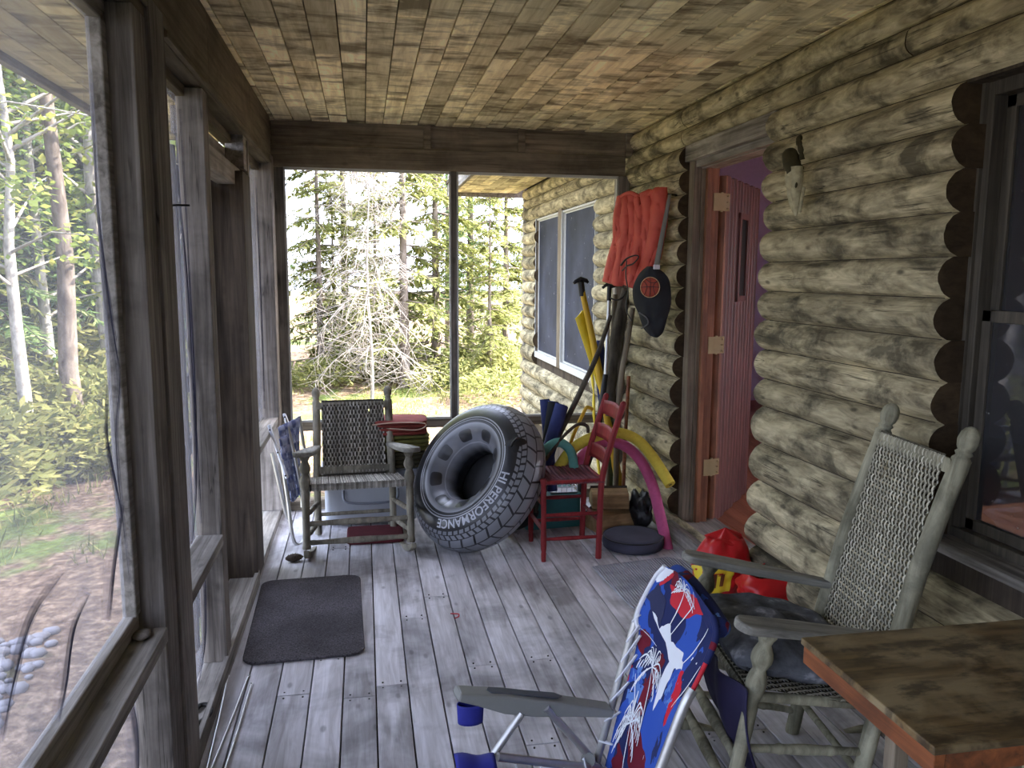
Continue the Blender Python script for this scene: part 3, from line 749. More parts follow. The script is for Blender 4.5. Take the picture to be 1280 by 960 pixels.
M['arm'] = wood('grey_arm_wood', lin(96,94,88), lin(156,154,144), 1, 40, .08, .35, lin(62,60,54), 0, .8, .4, .1, 4)
M['weave'] = weavemat('woven_splint', lin(120,116,108), lin(196,192,182), lin(58,54,48))
M['weave2'] = weavemat('pale_woven_splint', lin(150,146,128), lin(206,202,182), lin(66,62,50))
M['alu'] = plain('brushed_aluminium', lin(196,196,194), .38, .85, nz=.2)
M['whiteplastic'] = plain('white_plastic', lin(206,210,220), .5)
M['black'] = plain('black_rubber', lin(26,26,28), .5)
M['blackcloth'] = plain('black_cloth', lin(30,32,36), .9, ns=60)

def bead(m, p0, p1, r0, r1, beads=(), n=14, rnd=.5):
    """turned post from p0 to p1; beads = [(t, dr, w)] raised or sunk rings"""
    prof = []; K = 44
    for i in range(K+1):
        t_ = i/K; r = r0+(r1-r0)*t_
        for (b, dr, w_) in beads: r += dr*math.exp(-((t_-b)/w_)**2)
        prof.append((t_, max(.004, r)))
    m.lathe(p0, p1, prof, n, rnd)
def weave_panel(O, U, W_, N, nu, nv, amp=.0045, holes=(), gap=.2, seed=1, rw=.45):
    """O corner, U across, W_ along the strands, N normal; nu strands woven through nv cross reeds"""
    m = MB(); O = V(O); U = V(U); W_ = V(W_); N = V(N); R_ = random.Random(seed)
    Lu = U.length; Lw = W_.length; u = U/Lu; w = W_/Lw; hw = Lu/nu*(1-gap)/2
    for i in range(nu):
        c = (i+.5)/nu; K = nv*3+3; vs = []; fs = []; ph = (i % 2)*pi; r_ = .1+.9*R_.random()
        jx = R_.uniform(-.12,.12)*Lu/nu
        for k in range(K+1):
            t_ = k/K; d_ = amp*sin(pi*nv*t_+ph)
            wid = hw*(1-.22*(d_ < 0)); p = O+u*(c*Lu+jx+.0008*sin(k*1.7+i))+w*(t_*Lw)+N*d_
            vs += [p-u*wid+N*-.0012, p+N*.0012, p+u*wid+N*-.0012]
        for k in range(K):
            cen = O+u*(c*Lu)+w*((k+.5)/K*Lw)
            if any((cen-(O+u*(h[0]*Lu)+w*(h[1]*Lw))).length < h[2] for h in holes): continue
            a = k*3; fs += [(a,a+1,a+4,a+3),(a+1,a+2,a+5,a+4)]
        m.add(vs, fs, True, r_)
    for j in range(nv+1):
        t_ = min(max((j)/nv, .004), .996); vs = []; fs = []; h2 = Lw/nv*rw
        for i in range(nu*2+1):
            c = i/(nu*2); d_ = -amp*.5*sin(pi*nv*t_+pi*c*nu)
            p = O+u*(c*Lu)+w*(t_*Lw)+N*(d_*.6-.001)
            vs += [p-w*h2, p+w*h2]
        for i in range(nu*2):
            cen = O+u*((i+.5)/(nu*2)*Lu)+w*(t_*Lw)
            if any((cen-(O+u*(h[0]*Lu)+w*(h[1]*Lw))).length < h[2] for h in holes): continue
            a = i*2; fs.append((a,a+1,a+3,a+2))
        m.add(vs, fs, True, .0)
    return m
def rocking_chair(loc, rz, tilt, Hh, arm, seat, Wf, Wb, D, wood_, weav, label, cols, nv, gp=.2, yb_top=.10, arm_w=.10, post_r=.022, splint=None, seatweave=True, armpts=None, woven=None):
    """front towards local -Y. D = depth between front and back legs."""
    root = empty('rocking_chair', loc, rz, tilt); tag(root, label, 'rocking chair')
    RR_ = .95; yc = D*.5
    def rk(y): return .018+RR_-sqrt(RR_**2-(y-yc)**2)
    fr = []; bk = []
    for s_, nm in ((-1,'leg'),(1,'leg')):
        m = MB(); x = s_*Wf/2
        bead(m, (x,0,rk(0)+.03), (x,.0,arm-.01), .019, .021, [(.02,.004,.03),(.72,.008,.05),(.80,-.006,.02),(.86,.009,.05),(.93,-.005,.02),(.985,.008,.02),(.62,-.003,.02)], rnd=.4+.2*s_)
        m.build('leg', wood_, root); fr.append(x)
        m = MB(); x0 = s_*(Wb/2+.005); xb = s_*Wb/2
        pts = [V((x0,D,rk(D)+.03)), V((x0,D,seat)), V((xb,D+yb_top*.35,seat+(Hh-seat)*.5)), V((xb,D+yb_top,Hh-.09))]
        C_ = arc(pts, 6); rad = [post_r*(1.0 if p.z > seat else .9) for p in C_]; m.tube(C_, rad, 14, .5, wob=.08)
        a = V(pts[-1]); d_ = (pts[-1]-pts[-2]).normalized()
        m.lathe(a-d_*.01, a+d_*.09, [(0,post_r),(.08,post_r*1.02),(.18,post_r*.72),(.26,post_r*.95),(.33,post_r*.7),(.42,post_r*.95),(.6,post_r*1.12),(.8,post_r*1.02),(.93,post_r*.7),(1,post_r*.25)], 14, .5)
        m.build('back_post', wood_, root)
        # rocker
        m = MB(); n = 22; y0, y1 = -.13, D+.30; vs = []; fs = []
        for i in range(n+1):
            y = y0+(y1-y0)*i/n; z = rk(y); h = .036*(1 if .08 < i/n < .92 else .75)
            for dx in (-.014,.014): vs += [(s_*(Wf/2)*(1-.0)+dx-(s_*.5*(Wf-Wb)*max(0,min(1,y/D))), y, z-.018), (s_*(Wf/2)+dx-(s_*.5*(Wf-Wb)*max(0,min(1,y/D))), y, z-.018+h)]
        for i in range(n):
            a = i*4; fs += [(a,a+4,a+5,a+1),(a+2,a+3,a+7,a+6),(a+1,a+5,a+7,a+3),(a,a+2,a+6,a+4)]
        fs += [(0,1,3,2),(n*4,n*4+2,n*4+3,n*4+1)]
        m.add(vs, fs, False, .3); m.build('rocker', wood_, root, bevel=.004)
        # arm: flat, broad and round at the front
        m = MB(); L = D+.09; w_ = arm_w; P_ = []
        for k in range(9):
            a = pi+pi*k/8; P_.append((cos(a)*w_/2, -.06+sin(a)*w_*.42))
        P_ += [(w_/2*.95, .10), (w_*.30, D*.75), (w_*.22, D+.03), (-w_*.22, D+.03), (-w_*.30, D*.75), (-w_/2*.95, .10)]
        ang = atan2((Wf-Wb)/2*s_, D)
        m.prism([(px_, py_) for px_, py_ in P_], .026, Matrix.Translation((s_*Wf/2, 0, arm-.012)) @ Matrix.Rotation(ang, 4, 'Z'), .5, .007)
        m.build('armrest', M['arm'], root)
    m = MB()
    for z in (seat-.20, seat-.30): bead(m, (-Wf/2,0,z), (Wf/2,0,z), .012, .012, [(.5,.006,.25),(.06,.003,.02),(.94,.003,.02)])
    m.build('front_stretcher', wood_, root)
    m = MB(); m.tube([(-Wb/2,D,seat-.22),(Wb/2,D,seat-.22)], .011, 10); m.build('back_stretcher', wood_, root)
    for s_ in (-1, 1):
        m = MB()
        for z in (seat-.16, seat-.27): bead(m, (s_*Wf/2,0,z), (s_*Wb/2,D,z+.01), .011, .011, [(.5,.004,.2),(.3,.003,.02),(.7,.003,.02)])
        m.build('side_stretcher', wood_, root)
    # seat frame and woven seat
    m = MB(); m.tube([(-Wf/2,0,seat-.012),(Wf/2,0,seat-.012)], .015, 10); m.tube([(-Wb/2,D,seat-.012),(Wb/2,D,seat-.012)], .014, 10)
    for s_ in (-1, 1): m.tube([(s_*Wf/2,0,seat-.01),(s_*Wb/2,D,seat-.01)], .014, 10)
    m.build('seat_rail', wood_, root)
    m = weave_panel((-Wf/2+.02,-.012,seat+.006), (Wf-.04,0,0), (0,D+.012,-.008), (0,0,1), cols, 16, .004, seed=3)
    k = int(cols)
    for i in range(k):        # the strands turn over the front rail
        x = -Wf/2+.02+(i+.5)/k*(Wf-.04); hw = (Wf-.04)/k*.42
        for y, z, y2, z2 in ((-.012,.007,-.022,-.010),(-.022,-.010,-.014,-.030),(-.014,-.030,.02,-.034)):
            m.add([(x-hw,y,seat+z),(x+hw,y,seat+z),(x+hw,y2,seat+z2),(x-hw,y2,seat+z2)], [(0,1,2,3)], True, (i*.37) % 1)
    m.build('woven_seat', weav, root)
    # back: top and bottom rail and the woven panel
    zt = Hh-.115; zb = woven if woven else seat+.035
    def by(z): f = max(0, (z-seat)/(Hh-seat)); return D+yb_top*f**1.25
    for z in (zt, zb):
        m = MB(); m.prism(rrect(-Wb/2, -.02, Wb/2, .02, .008), .012, Matrix.Translation((0, by(z)-.006, z)) @ Matrix.Rotation(pi/2, 4, 'X'), .5); m.build('back_rail', wood_, root)
    m = MB(); m.tube([(-Wb/2,by(zb-.03),zb-.03),(Wb/2,by(zb-.03),zb-.03)], .008, 8)
    m.build('back_rail', wood_, root)
    O = V((-Wb/2+.03, by(zb)-.016, zb-.022)); T_ = V((-Wb/2+.03, by(zt)-.016, zt+.022)); w_ = T_-O; n_ = V((0,-1,0)); n_ = (n_-n_.dot(w_.normalized())*w_.normalized()).normalized()
    m = weave_panel(O, (Wb-.06,0,0), w_, n_, cols-4, nv, .0045, holes=splint or (), gap=gp, rw=.5 if gp < .15 else .36, seed=8)
    m.build('woven_back', weav, root)
    return root
far = rocking_chair((-.045,4.165,0), radians(3.0), radians(-8), .925, .573, .405, .545, .42, .43, M['rock'], M['weave'],
    'grey weathered rocking chair with empty woven seat standing before the far opening', 40, 17, .08, yb_top=.09, splint=[(.76,.86,.010)], arm_w=.10)
ntilt = radians(-10)
near = rocking_chair((.965,2.115,-.012), radians(-97), ntilt, 1.215, .60, .415, .50, .40, .38, M['rock2'], M['weave2'],
    'tall grey rocking chair with pale woven back and denim cushion beside the log wall', 40, 32, yb_top=.06, splint=[(.25,.86,.012),(.24,.82,.007),(.52,.74,.006),(.49,.70,.006)], arm_w=.085, post_r=.025)
# denim cushion lying on the near chair's seat
t = NT('grey_denim'); c = t.coord((1,1,1)); n = t.noise(c, 16, 5); n2 = t.noise(c, 180, 2)
t.bsdf(t.ramp(n, [(.35, lin(66,68,72)), (.6, lin(104,107,114)), (.72, lin(164,166,174))]), .95, n2, .3, .002, spec=.1); M['denim'] = t.m
Mn = Matrix.Translation((.965,2.115,-.012)) @ Matrix.Rotation(radians(-97), 4, 'Z') @ Matrix.Rotation(ntilt, 4, 'X')
def cushion(m, Lx, Ly, H, cen, puff=.6, nu=26, nv=26, seed=0, wr=.008):
    for sgn in (1, -1):
        def fn(u, v, s_=sgn):
            a = 2*u-1; b = 2*v-1; e = max(0, (1-abs(a)**3.2))**.55*max(0, (1-abs(b)**3.2))**.55
            nz = noise.noise(V((u*5+seed, v*5, s_*3+seed)))*wr*e*2
            return V(cen)+V((a*Lx/2, b*Ly/2, s_*H/2*e+nz))
        if sgn > 0: m.grid(fn, nu, nv)
        else: m.grid(lambda u, v: fn(1-u, v), nu, nv)
m = MB(); m.M = Mn; cushion(m, .47, .42, .13, (0,.16,.478), seed=2, wr=.015); m.M = Matrix.Identity(4)
cu = empty('seat_cushion', (0,0,0)); m.build('cushion_body', M['denim'], cu); tag(cu, 'rumpled grey denim cushion lying on the seat of the near rocking chair', 'cushion')
m = MB(); m.M = Mn
for i in range(2):
    m.tube(arc([(-.22+.44*i,-.02,.47),(-.235+.47*i,.01,.44),(-.245+.49*i,.0,.40)], 4), .005, 6)
m.tube([(-.23,-.025,.475),(.23,-.025,.475)], .004, 6)
m.M = Matrix.Identity(4); m.build('piping', M['blackcloth'], cu)

# ================================================================ red ladder-back chair
M['red'] = wood('worn_red_paint', lin(100,30,33), lin(140,46,48), 2, 30, .2, .35, lin(78,26,28), 0, .55, .3, .08, 5)
M['redseat'] = wood('worn_red_splint', lin(78,36,44), lin(128,72,84), 1, 30, .2, .4, lin(48,24,30), 0, .7, .3, .15, 6)
rc = empty('ladderback_chair', (1.06,4.135,0)); tag(rc, 'red ladder-back chair with red woven seat turned sideways beside the big tube', 'chair')
def rleg(pts, rad, name, fin=False):
    m = MB(); m.tube(arc(pts, 5), rad, 12, .5); 
    if fin:
        a = V(pts[-1]); d_ = (a-V(pts[-2])).normalized(); m.lathe(a-d_*.004, a+d_*.022, [(0,rad),(.4,rad*1.02),(.8,rad*.7),(1,rad*.2)], 12, .5)
    m.build(name, M['red'], rc)
hw = .165
for s_ in (-1, 1):
    m = MB(); bead(m, (-.15,s_*hw,0), (-.155,s_*hw,.445), .011, .016, [(.2,.004,.2),(.97,.003,.02),(.9,-.003,.02),(.12,-.003,.02)]); m.build('leg', M['red'], rc)
    rleg([(.15,s_*hw,0),(.155,s_*hw*.98,.25),(.165,s_*hw*.96,.44),(.215,s_*hw*.94,.64),(.272,s_*hw*.92,.825)], .0165, 'back_leg', True)
for z, x in ((.77,.253),(.645,.216),(.53,.186)):
    m = MB()
    def fn(u, v, z=z, x=x): return V((x+.020*sin(pi*u)+.012*(v-.5), -hw*.93+u*2*hw*.93, z+(v-.5)*.075-.006*sin(pi*u)*(0 if v < .5 else -1)))
    m.grid(fn, 12, 4); m.build('slat', M['red'], rc, solid=.009)
m = MB(); a = [(-.15,-hw),(-.15,hw),(.165,hw*.96),(.165,-hw*.96)]
for i in range(4): p, q = a[i], a[(i+1)%4]; m.tube([(p[0],p[1],.425),(q[0],q[1],.425)], .012, 8)
m.build('seat_rail', M['red'], rc)
m = MB(); k = 15
for i in range(k):
    x = -.16+i*.322/(k-1)
    def fn(u, v, x=x): return V((x-.0098+.0196*v, (-hw-.012)+u*(2*hw+.024), .437-.012*sin(pi*u)+.003*sin(pi*v)-.020*(1 if u in (0,1) else 0)))
    m.grid(fn, 14, 4, rnd=(i*.61) % 1)
m.build('woven_seat', M['redseat'], rc, solid=.004)
for p, q in (((-.15,-hw,.12),(.15,-hw,.12)),((-.15,-hw,.25),(.155,-hw,.25)),((-.15,hw,.12),(.15,hw,.12)),((-.15,hw,.25),(.155,hw,.25)),((-.15,-hw,.30),(-.15,hw,.30)),((-.15,-hw,.16),(-.15,hw,.16)),((.155,-hw,.2),(.155,hw,.2))):
    m = MB(); bead(m, p, q, .009, .009, [(.5,.003,.25)], 10); m.build('stretcher', M['red'], rc)

# ================================================================ big swim tube printed like a tyre
n_ = V((-.70,-.47,.54)).normalized(); R0, r0 = .292, .141
cz = R0*sqrt(1-n_.z**2)+r0
cen = atz(597, 595, cz)
q = V((0,0,1)).rotation_difference(n_)
tb = empty('swim_tube', cen); tb.rotation_mode = 'QUATERNION'; tb.rotation_quaternion = q
tag(tb, 'large inflated black swim tube printed like a truck tyre leaning in the middle', 'swim tube')
t = NT('tyre_print_vinyl')
co = t.new('ShaderNodeTexCoord').outputs['Object']; sp = t.new('ShaderNodeSeparateXYZ'); t.link(co, sp.inputs[0]); X_, Y_, Z_ = sp.outputs
phi = t.math('ARCTAN2', Y_, X_); rho = t.math('SQRT', t.math('ADD', t.math('MULTIPLY', X_, X_), t.math('MULTIPLY', Y_, Y_)))
psi = t.math('ARCTAN2', Z_, t.math('SUBTRACT', rho, R0))         # 0 outside, pi/2 at the front, pi inside
D_ = 57.29578; ps = t.math('MULTIPLY', psi, D_)
def band(x, a, b): return t.math('MULTIPLY', t.math('GREATER_THAN', x, a), t.math('LESS_THAN', x, b))
def cell(n, shift=0.0, skew=0.0, gap=.12):
    c = t.math('ADD', t.math('MULTIPLY', phi, n/(2*pi)), t.math('ADD', t.math('MULTIPLY', ps, skew), shift+50)); f = t.math('FRACT', c)
    return band(f, gap, 1.0)
treads = None
for a, b, nn, sh, sk, gp in ((-64,-42,30,0,.012,.13),(-39,-14,30,.5,-.010,.13),(-11,12,30,.2,.012,.13),(15,36,30,.7,-.014,.15),(38,48,60,.1,.02,.3),(50,58,60,.4,-.02,.3)):
    x = t.math('MULTIPLY', band(ps, a, b), cell(nn, sh, sk, gp)); treads = x if treads is None else t.math('MAXIMUM', treads, x)
rings = None
for a, b in ((86,88.5),(92,93.5),(97,180)):
    x = band(ps, a, b); rings = x if rings is None else t.math('MAXIMUM', rings, x)
grn = t.ramp(t.math('DIVIDE', ps, 180), [(.53, lin(150,152,158)), (.62, lin(82,84,90)), (.75, lin(112,114,122)), (.86, lin(120,122,130)), (.98, lin(58,60,66))])
cc = t.math('FRACT', t.math('ADD', t.math('MULTIPLY', phi, 8/(2*pi)), 50.1)); dcc = t.math('ABSOLUTE', t.math('SUBTRACT', cc, .5))
dps = t.math('DIVIDE', t.math('ABSOLUTE', t.math('SUBTRACT', ps, 126)), 14)
slot = t.math('LESS_THAN', t.math('ADD', t.math('POWER', t.math('DIVIDE', dcc, .26), 4), t.math('POWER', dps, 4)), 1.0)
blk = lin(28,29,33)
col = t.mix(treads, blk, lin(122,124,130)); col = t.mix(rings, col, grn); col = t.mix(slot, col, lin(36,37,42))
hole = band(ps, 97, 100); col = t.mix(hole, col, lin(40,42,46)); col = t.mix(band(ps, 146, 149), col, lin(150,152,160))
M['tyre'] = t.bsdf(col, .32, t.noise(t.coord((1,1,1)), 22, 3), .12, .01, spec=.5)
m = MB()
def tf(u, v, R=R0, r=r0):
    a = 2*pi*u; b = 2*pi*v; rr_ = r*(1+.012*sin(a*16)*max(0,-cos(b)))
    return V(((R+rr_*cos(b))*cos(a), (R+rr_*cos(b))*sin(a), rr_*sin(b)))
m.grid(tf, 120, 49, closeu=True); m.build('inflated_ring', M['tyre'], tb)
def on_tube(phi_, ps_, lift=.0012):
    b = radians(ps_); r = r0+lift; return V(((R0+r*cos(b))*cos(phi_), (R0+r*cos(b))*sin(phi_), r*sin(b)))
def tube_text(body, phic, size, psic):
    rr_ = R0+r0*cos(radians(psic))
    return text_mesh(body, size, lambda x, y: on_tube(radians(phic)-x/rr_, psic-(y-size*.35)/r0*57.3), bold=.0012, spacing=1.02)
M['print'] = plain('pale_grey_print', lin(170,172,180), .4)
m = tube_text('HI PERFORMANCE', 262, .066, 74); m.build('lettering', M['print'], tb)
m = MB()
m.grid(lambda u, v: V(((R0-r0+.045)*v*cos(2*pi*u), (R0-r0+.045)*v*sin(2*pi*u), -.075-.02*(1-v*v))), 48, 7, closeu=True); m.build('hole_backing', M['black'], tb, solid=.002)  # black disc added across the hole so the outdoors does not show through
m = MB()      # moulded grab handle patch and valve near the top
m.M = Matrix.Identity(4)
ph_ = radians(338)
def patch(u, v):
    a = 2*pi*u; rr_ = .045*v; w_ = 1+.35*cos(4*a); return on_tube(ph_+cos(a)*rr_*w_/.33, 62+sin(a)*rr_*w_/r0*57.3, .003+.004*(1-v))
m.grid(patch, 28, 5, closeu=True); pt_ = m.build('handle_patch', M['black'], tb)
m = MB(); m.tube([on_tube(ph_-.06, 72, .004), on_tube(ph_-.03, 66, .022), on_tube(ph_+.03, 58, .022), on_tube(ph_+.06, 52, .004)], .006, 8); m.build('rope_handle', M['black'], tb)
# ================================================================ low folding beach chair in the foreground
lc = empty('beach_chair', (.6,2.05,0)); tag(lc, 'low folding beach chair with aluminium frame and red white and blue palm print fabric', 'beach chair')
LI = Matrix.Translation((-.6,-2.05,0))
def lmb(): m = MB(); m.M = LI.copy(); return m
def lb(m, name, mat, par=None, **k): return m.build(name, mat, par or lc, **k)
A1 = P(829,709,2.25); A0 = P(738,975,2.20); B1 = P(894,795,1.87); B0 = P(818,985,1.85)
A1 = V((A1.x,2.24,.62)); A0 = V((.655,2.22,.02)); B1 = V((.905,1.86,.60)); B0 = V((.70,1.86,.11))
Amid = P(794,778,2.235)
NBk = (B0-B1).cross(A1-B1).normalized()
if NBk.dot(EYE-B1) < 0: NBk = -NBk
Af = P(745,955,2.215)
m = lmb(); m.tube(arc([Af-(P(794,778,2.235)-Af)*.28, Af, P(794,778,2.235), P(812,742,2.235)], 6), .0125, 12); lb(m, 'back_frame', M['alu'])
m = lmb(); m.tube(arc([P(866,862,1.868), P(853,887,1.86), P(824,964,1.855), P(808,1005,1.85)], 6), .0135, 12); lb(m, 'back_frame', M['alu'])
# printed fabric
t = NT('palm_print_fabric'); c = t.coord((1,1,1)); n1 = t.noise(t.coord((1,1,.6)), 4.6, 4, .6, .8); n2 = t.noise(t.coord((1,1,.7)), 3.6, 4, .6, .5); n3 = t.noise(t.coord((1,1,.5)), 7, 4, .65, .5)
navy = lin(34,42,86); blue = lin(48,82,168); red = lin(196,34,52); mar = lin(104,24,40); wh = lin(214,218,226)
col = t.ramp(n1, [(.0, navy), (.46, blue), (.60, navy)], 'CONSTANT')
rb = t.ramp(n2, [(.0, 0), (.60, 1)], 'CONSTANT'); mb_ = t.ramp(n2, [(.0, 0), (.38, 1), (.405, 0)], 'CONSTANT'); col = t.mix(rb, col, red)
mm_ = t.ramp(n2, [(.0, 1), (.40, 0)], 'CONSTANT'); col = t.mix(mm_, col, mar)
wb = t.ramp(n3, [(.0, 0), (.655, 1)], 'CONSTANT'); col = t.mix(wb, col, wh)
lb_ = t.ramp(n3, [(.0, 1), (.37, 0)], 'CONSTANT'); col = t.mix(lb_, col, lin(88,124,190))
M['palm'] = t.bsdf(col, .75, t.noise(c, 260, 2), .2, .001, spec=.2)
M['pwhite'] = plain('white_print', lin(222,226,232), .7, nz=.05); M['pred'] = plain('red_print', lin(190,32,48), .7, nz=.05); M['pnavy'] = plain('navy_print', lin(30,36,74), .7, nz=.05)
Lp = arc([P(754,966,2.20), P(776,880,2.20), P(798,800,2.215), P(797,768,2.225), P(818,724,2.225), P(832,708,2.20)], 6)
Rp = arc([P(822,975,1.86), P(842,915,1.865), P(856,884,1.87), P(880,836,1.875), P(896,795,1.885), P(892,770,1.92)], 6)
def pick(L, v): k = v*(len(L)-1); i = min(int(k), len(L)-2); return L[i].lerp(L[i+1], k-i)
nF = V((-.8,-.45,.25)).normalized()
def fab(u, v, lift=0.0):
    a = pick(Lp, v); b = pick(Rp, v); p = a.lerp(b, u)
    belly = -.030*sin(pi*u)*(1-.2*v); top = .035*sin(pi*u)*max(0, v-.72)/.28
    return p+nF*(belly+top+.003*noise.noise(V((u*6, v*9, 2)))+lift)+V((0,0,.028*sin(pi*u)*max(0, v-.88)/.12))
m = lmb(); m.grid(lambda u, v: fab(u, v), 26, 60); lb(m, 'back_fabric', M['palm'], solid=.003)
fabo = bpy.data.objects['back_fabric']
def strokes(curves, w, mat, name, lift=.004):
    m = lmb()
    for cv in curves:
        Q = arc([V((a, b, 0)) for a, b in cv], 5); n = len(Q); vs = []
        for i, q_ in enumerate(Q):
            t_ = Q[min(i+1,n-1)]-Q[max(i-1,0)]; t_ = V((t_.x*.40, t_.y*.62, 0)).normalized(); s_ = V((-t_.y/.40, t_.x/.62, 0))*w*(.35+.65*sin(pi*(i+.5)/n))
            for sg in (-1, 1): z = q_+s_*sg; vs.append(fab(min(max(z.x,0.01),.99), min(max(z.y,0),1), lift))
        m.add(vs, [(2*i,2*i+1,2*i+3,2*i+2) for i in range(n-1)], False)
    return lb(m, name, mat, fabo)
def palm(cu_, cv_, s_, trunk, ang=0, seed=1):
    R_ = random.Random(seed); C_ = [trunk]
    for k in range(9):
        a = radians(-25+k*28+R_.uniform(-8,8)+ang); L = s_*R_.uniform(.8,1.15)
        x1, y1 = cu_+cos(a)*L*.55/.4*.4, cv_+sin(a)*L*.5; x2, y2 = cu_+cos(a)*L, cv_+sin(a)*L*.62-.035*abs(cos(a))-.01
        C_.append([(cu_,cv_),(x1,y1),(x2,y2)])
        for j in range(4):
            f = .35+.18*j; xa = cu_+(x2-cu_)*f; ya = cv_+(y2-cv_)*f+(.02*(1-f)); C_.append([(xa,ya),(xa+.02*cos(a),ya-.016),(xa+.03*cos(a)-.005,ya-.034)])
    return C_
# blocks of the print: white flash, red and navy fields
def blot(pts, mat, name, lift):
    m = lmb(); n = len(pts); R_ = random.Random(len(name)+n)
    Q = []
    for i in range(n):
        a = pts[i]; b = pts[(i+1) % n]
        for k in range(5): f = k/5; j = .010 if k else 0; Q.append((a[0]+(b[0]-a[0])*f+R_.uniform(-j,j), a[1]+(b[1]-a[1])*f+R_.uniform(-j,j)))
    bm = bmesh.new(); f = bm.faces.new([bm.verts.new((q_[0], q_[1], 0)) for q_ in Q])
    bmesh.ops.triangulate(bm, faces=[f]); bmesh.ops.subdivide_edges(bm, edges=bm.edges[:], cuts=3, use_grid_fill=True)
    for v in bm.verts: v.co = fab(min(max(v.co.x,.01),.99), min(max(v.co.y,0),1), lift)
    m.bm(bm, .5, False); return lb(m, name, mat, fabo)
blot([(.30,.74),(.52,.72),(.78,.86),(.70,.95),(.55,.93),(.42,.90),(.22,.86)], M['pred'], 'red_field', .0022)
blot([(.30,.60),(.40,.66),(.48,.58),(.68,.58),(.74,.50),(.62,.46),(.58,.30),(.50,.22),(.46,.34),(.52,.46),(.38,.56),(.10,.68),(.14,.72)], M['pwhite'], 'white_field', .0025)
blot([(.02,.70),(.30,.62),(.24,.74),(.08,.80)], M['pnavy'], 'navy_field', .003)
blot([(.0,.80),(.06,.80),(.18,.93),(.24,1.0),(.02,.99)], M['pwhite'], 'white_edge_field', .003)
blot([(.09,.80),(.12,.80),(.26,.97),(.21,.97),(.13,.88)], M['pred'], 'red_stripe', .0042)
blot([(.26,.28),(.38,.46),(.46,.44),(.40,.30),(.36,.20),(.24,.16)], wood('maroon_print', lin(96,20,36), lin(112,28,44), 1, 10, 1), 'maroon_field', .003)
strokes(palm(.46,.905,.17,[(.40,.62),(.42,.74),(.46,.90)],0,3), .0024, M['pwhite'], 'palm_print', .005)
strokes(palm(.30,.36,.19,[(.40,.12),(.36,.24),(.30,.36)],0,4), .0024, M['pwhite'], 'palm_print', .005)
strokes(palm(.22,.16,.17,[(.30,.0),(.26,.08),(.22,.16)],0,5), .0024, M['pwhite'], 'palm_print', .005)
for cv in ([(.05,.84),(.12,.92),(.20,.985)],[(.66,.98),(.62,.86),(.52,.72),(.44,.58)],[(.88,.8),(.80,.62),(.70,.5)],[(.02,.50),(.16,.50),(.30,.47)],[(.1,.30),(.2,.22),(.3,.10)],[(.8,.3),(.9,.45),(.96,.6)]):
    strokes([cv], .002, M['pwhite'], 'print_line', .0055)
# piping edge on the near side, white lacing on the far side
m = lmb(); m.tube([p+nF*.004 for p in Rp[4:20]], .0065, 8); lb(m, 'piping', M['pred'])
m = lmb(); m.tube([p+nF*.003 for p in Rp[19:]], .010, 8); lb(m, 'piping', M['palm'])
m = lmb(); m.tube([p+nF*.002 for p in Lp[14:]], .008, 8); lb(m, 'piping', M['pwhite'])
for k in range(8):
    f = .04+.60*k/7; tp = Af.lerp(P(794,778,2.235), k/7*.98); b = fab(.04, max(0, f-.03), .006); d_ = (P(794,778,2.235)-Af).normalized(); e1 = (b-tp).normalized(); e2 = d_.cross(e1)
    m2 = lmb(); m2.tube([b, tp+e1*.0+nF*.015+d_*.012, tp-e1*.0155+d_*.016, tp-nF*.015+d_*.016, tp+e1*.014+d_*.010, b+nF*-.004], .0030, 6); lb(m2, 'lacing', M['pwhite'])
# head roll behind the top
m = lmb(); H_ = arc([P(836,712,2.22), P(852,726,2.12), P(876,758,2.0), P(893,785,1.90)], 6)
m.tube([h+V((.022,.0,-.012)) for h in H_], [.016]+[.030]*(len(H_)-2)+[.018], 12); lb(m, 'head_roll', M['palm'])
# hanging pouch behind the back
def pouch(u, v): 
    a = V((.93,2.08,.42)); return a+V((.03+.10*v*v+.015*sin(u*9), -.26*u+.04*v, -.34*v*(.75+.25*u)))
m = lmb(); m.grid(pouch, 14, 12); lb(m, 'back_pouch', plain('shaded_maroon_navy_fabric', lin(38,34,66), .8, nz=.4, ns=8), solid=.006)  # navy and maroon cloth, with the shade behind the back put into its colour
# armrests: broad grey moulded plastic
M['armgrey'] = plain('grey_moulded_plastic', lin(132,134,130), .55, nz=.1); M['armdark'] = plain('dark_grey_inlay', lin(74,80,88), .6)
def beach_arm(p0, p1, w):
    d = (p1-p0); L = d.length; d.normalize(); s_ = V((0,0,1)).cross(d).normalized(); up = d.cross(s_)
    side = LI @ Matrix(((d.x,up.x,-s_.x,p0.x),(d.y,up.y,-s_.y,p0.y),(d.z,up.z,-s_.z,p0.z),(0,0,0,1))) @ Matrix.Translation((0,0,-w/2))
    top = [(0,-.012),(.004,.006),(L*.3,.012),(L*.6,.006),(L,-.006)]; bot = [(L,-.030),(L*.75,-.036),(L*.5,-.046),(L*.3,-.044),(L*.12,-.026),(.004,-.018)]
    m = MB(); m.prism(top+bot, w, side, .5, .007, sm=False); a = lb(m, 'armrest', M['armgrey'])
    MM = LI @ Matrix(((d.x,s_.x,up.x,p0.x),(d.y,s_.y,up.y,p0.y),(d.z,s_.z,up.z,p0.z),(0,0,0,1)))
    m = MB(); m.prism([(L*.18,.0),(L*.2,-.016),(L*.62,-.016),(L*.66,.0),(L*.62,.016),(L*.2,.016)], .003, MM @ Matrix.Translation((0,0,.0105)), .5); lb(m, 'armrest_inlay', M['armdark'], a)
beach_arm(P(570,864,2.13), P(764,880,2.20), .062)
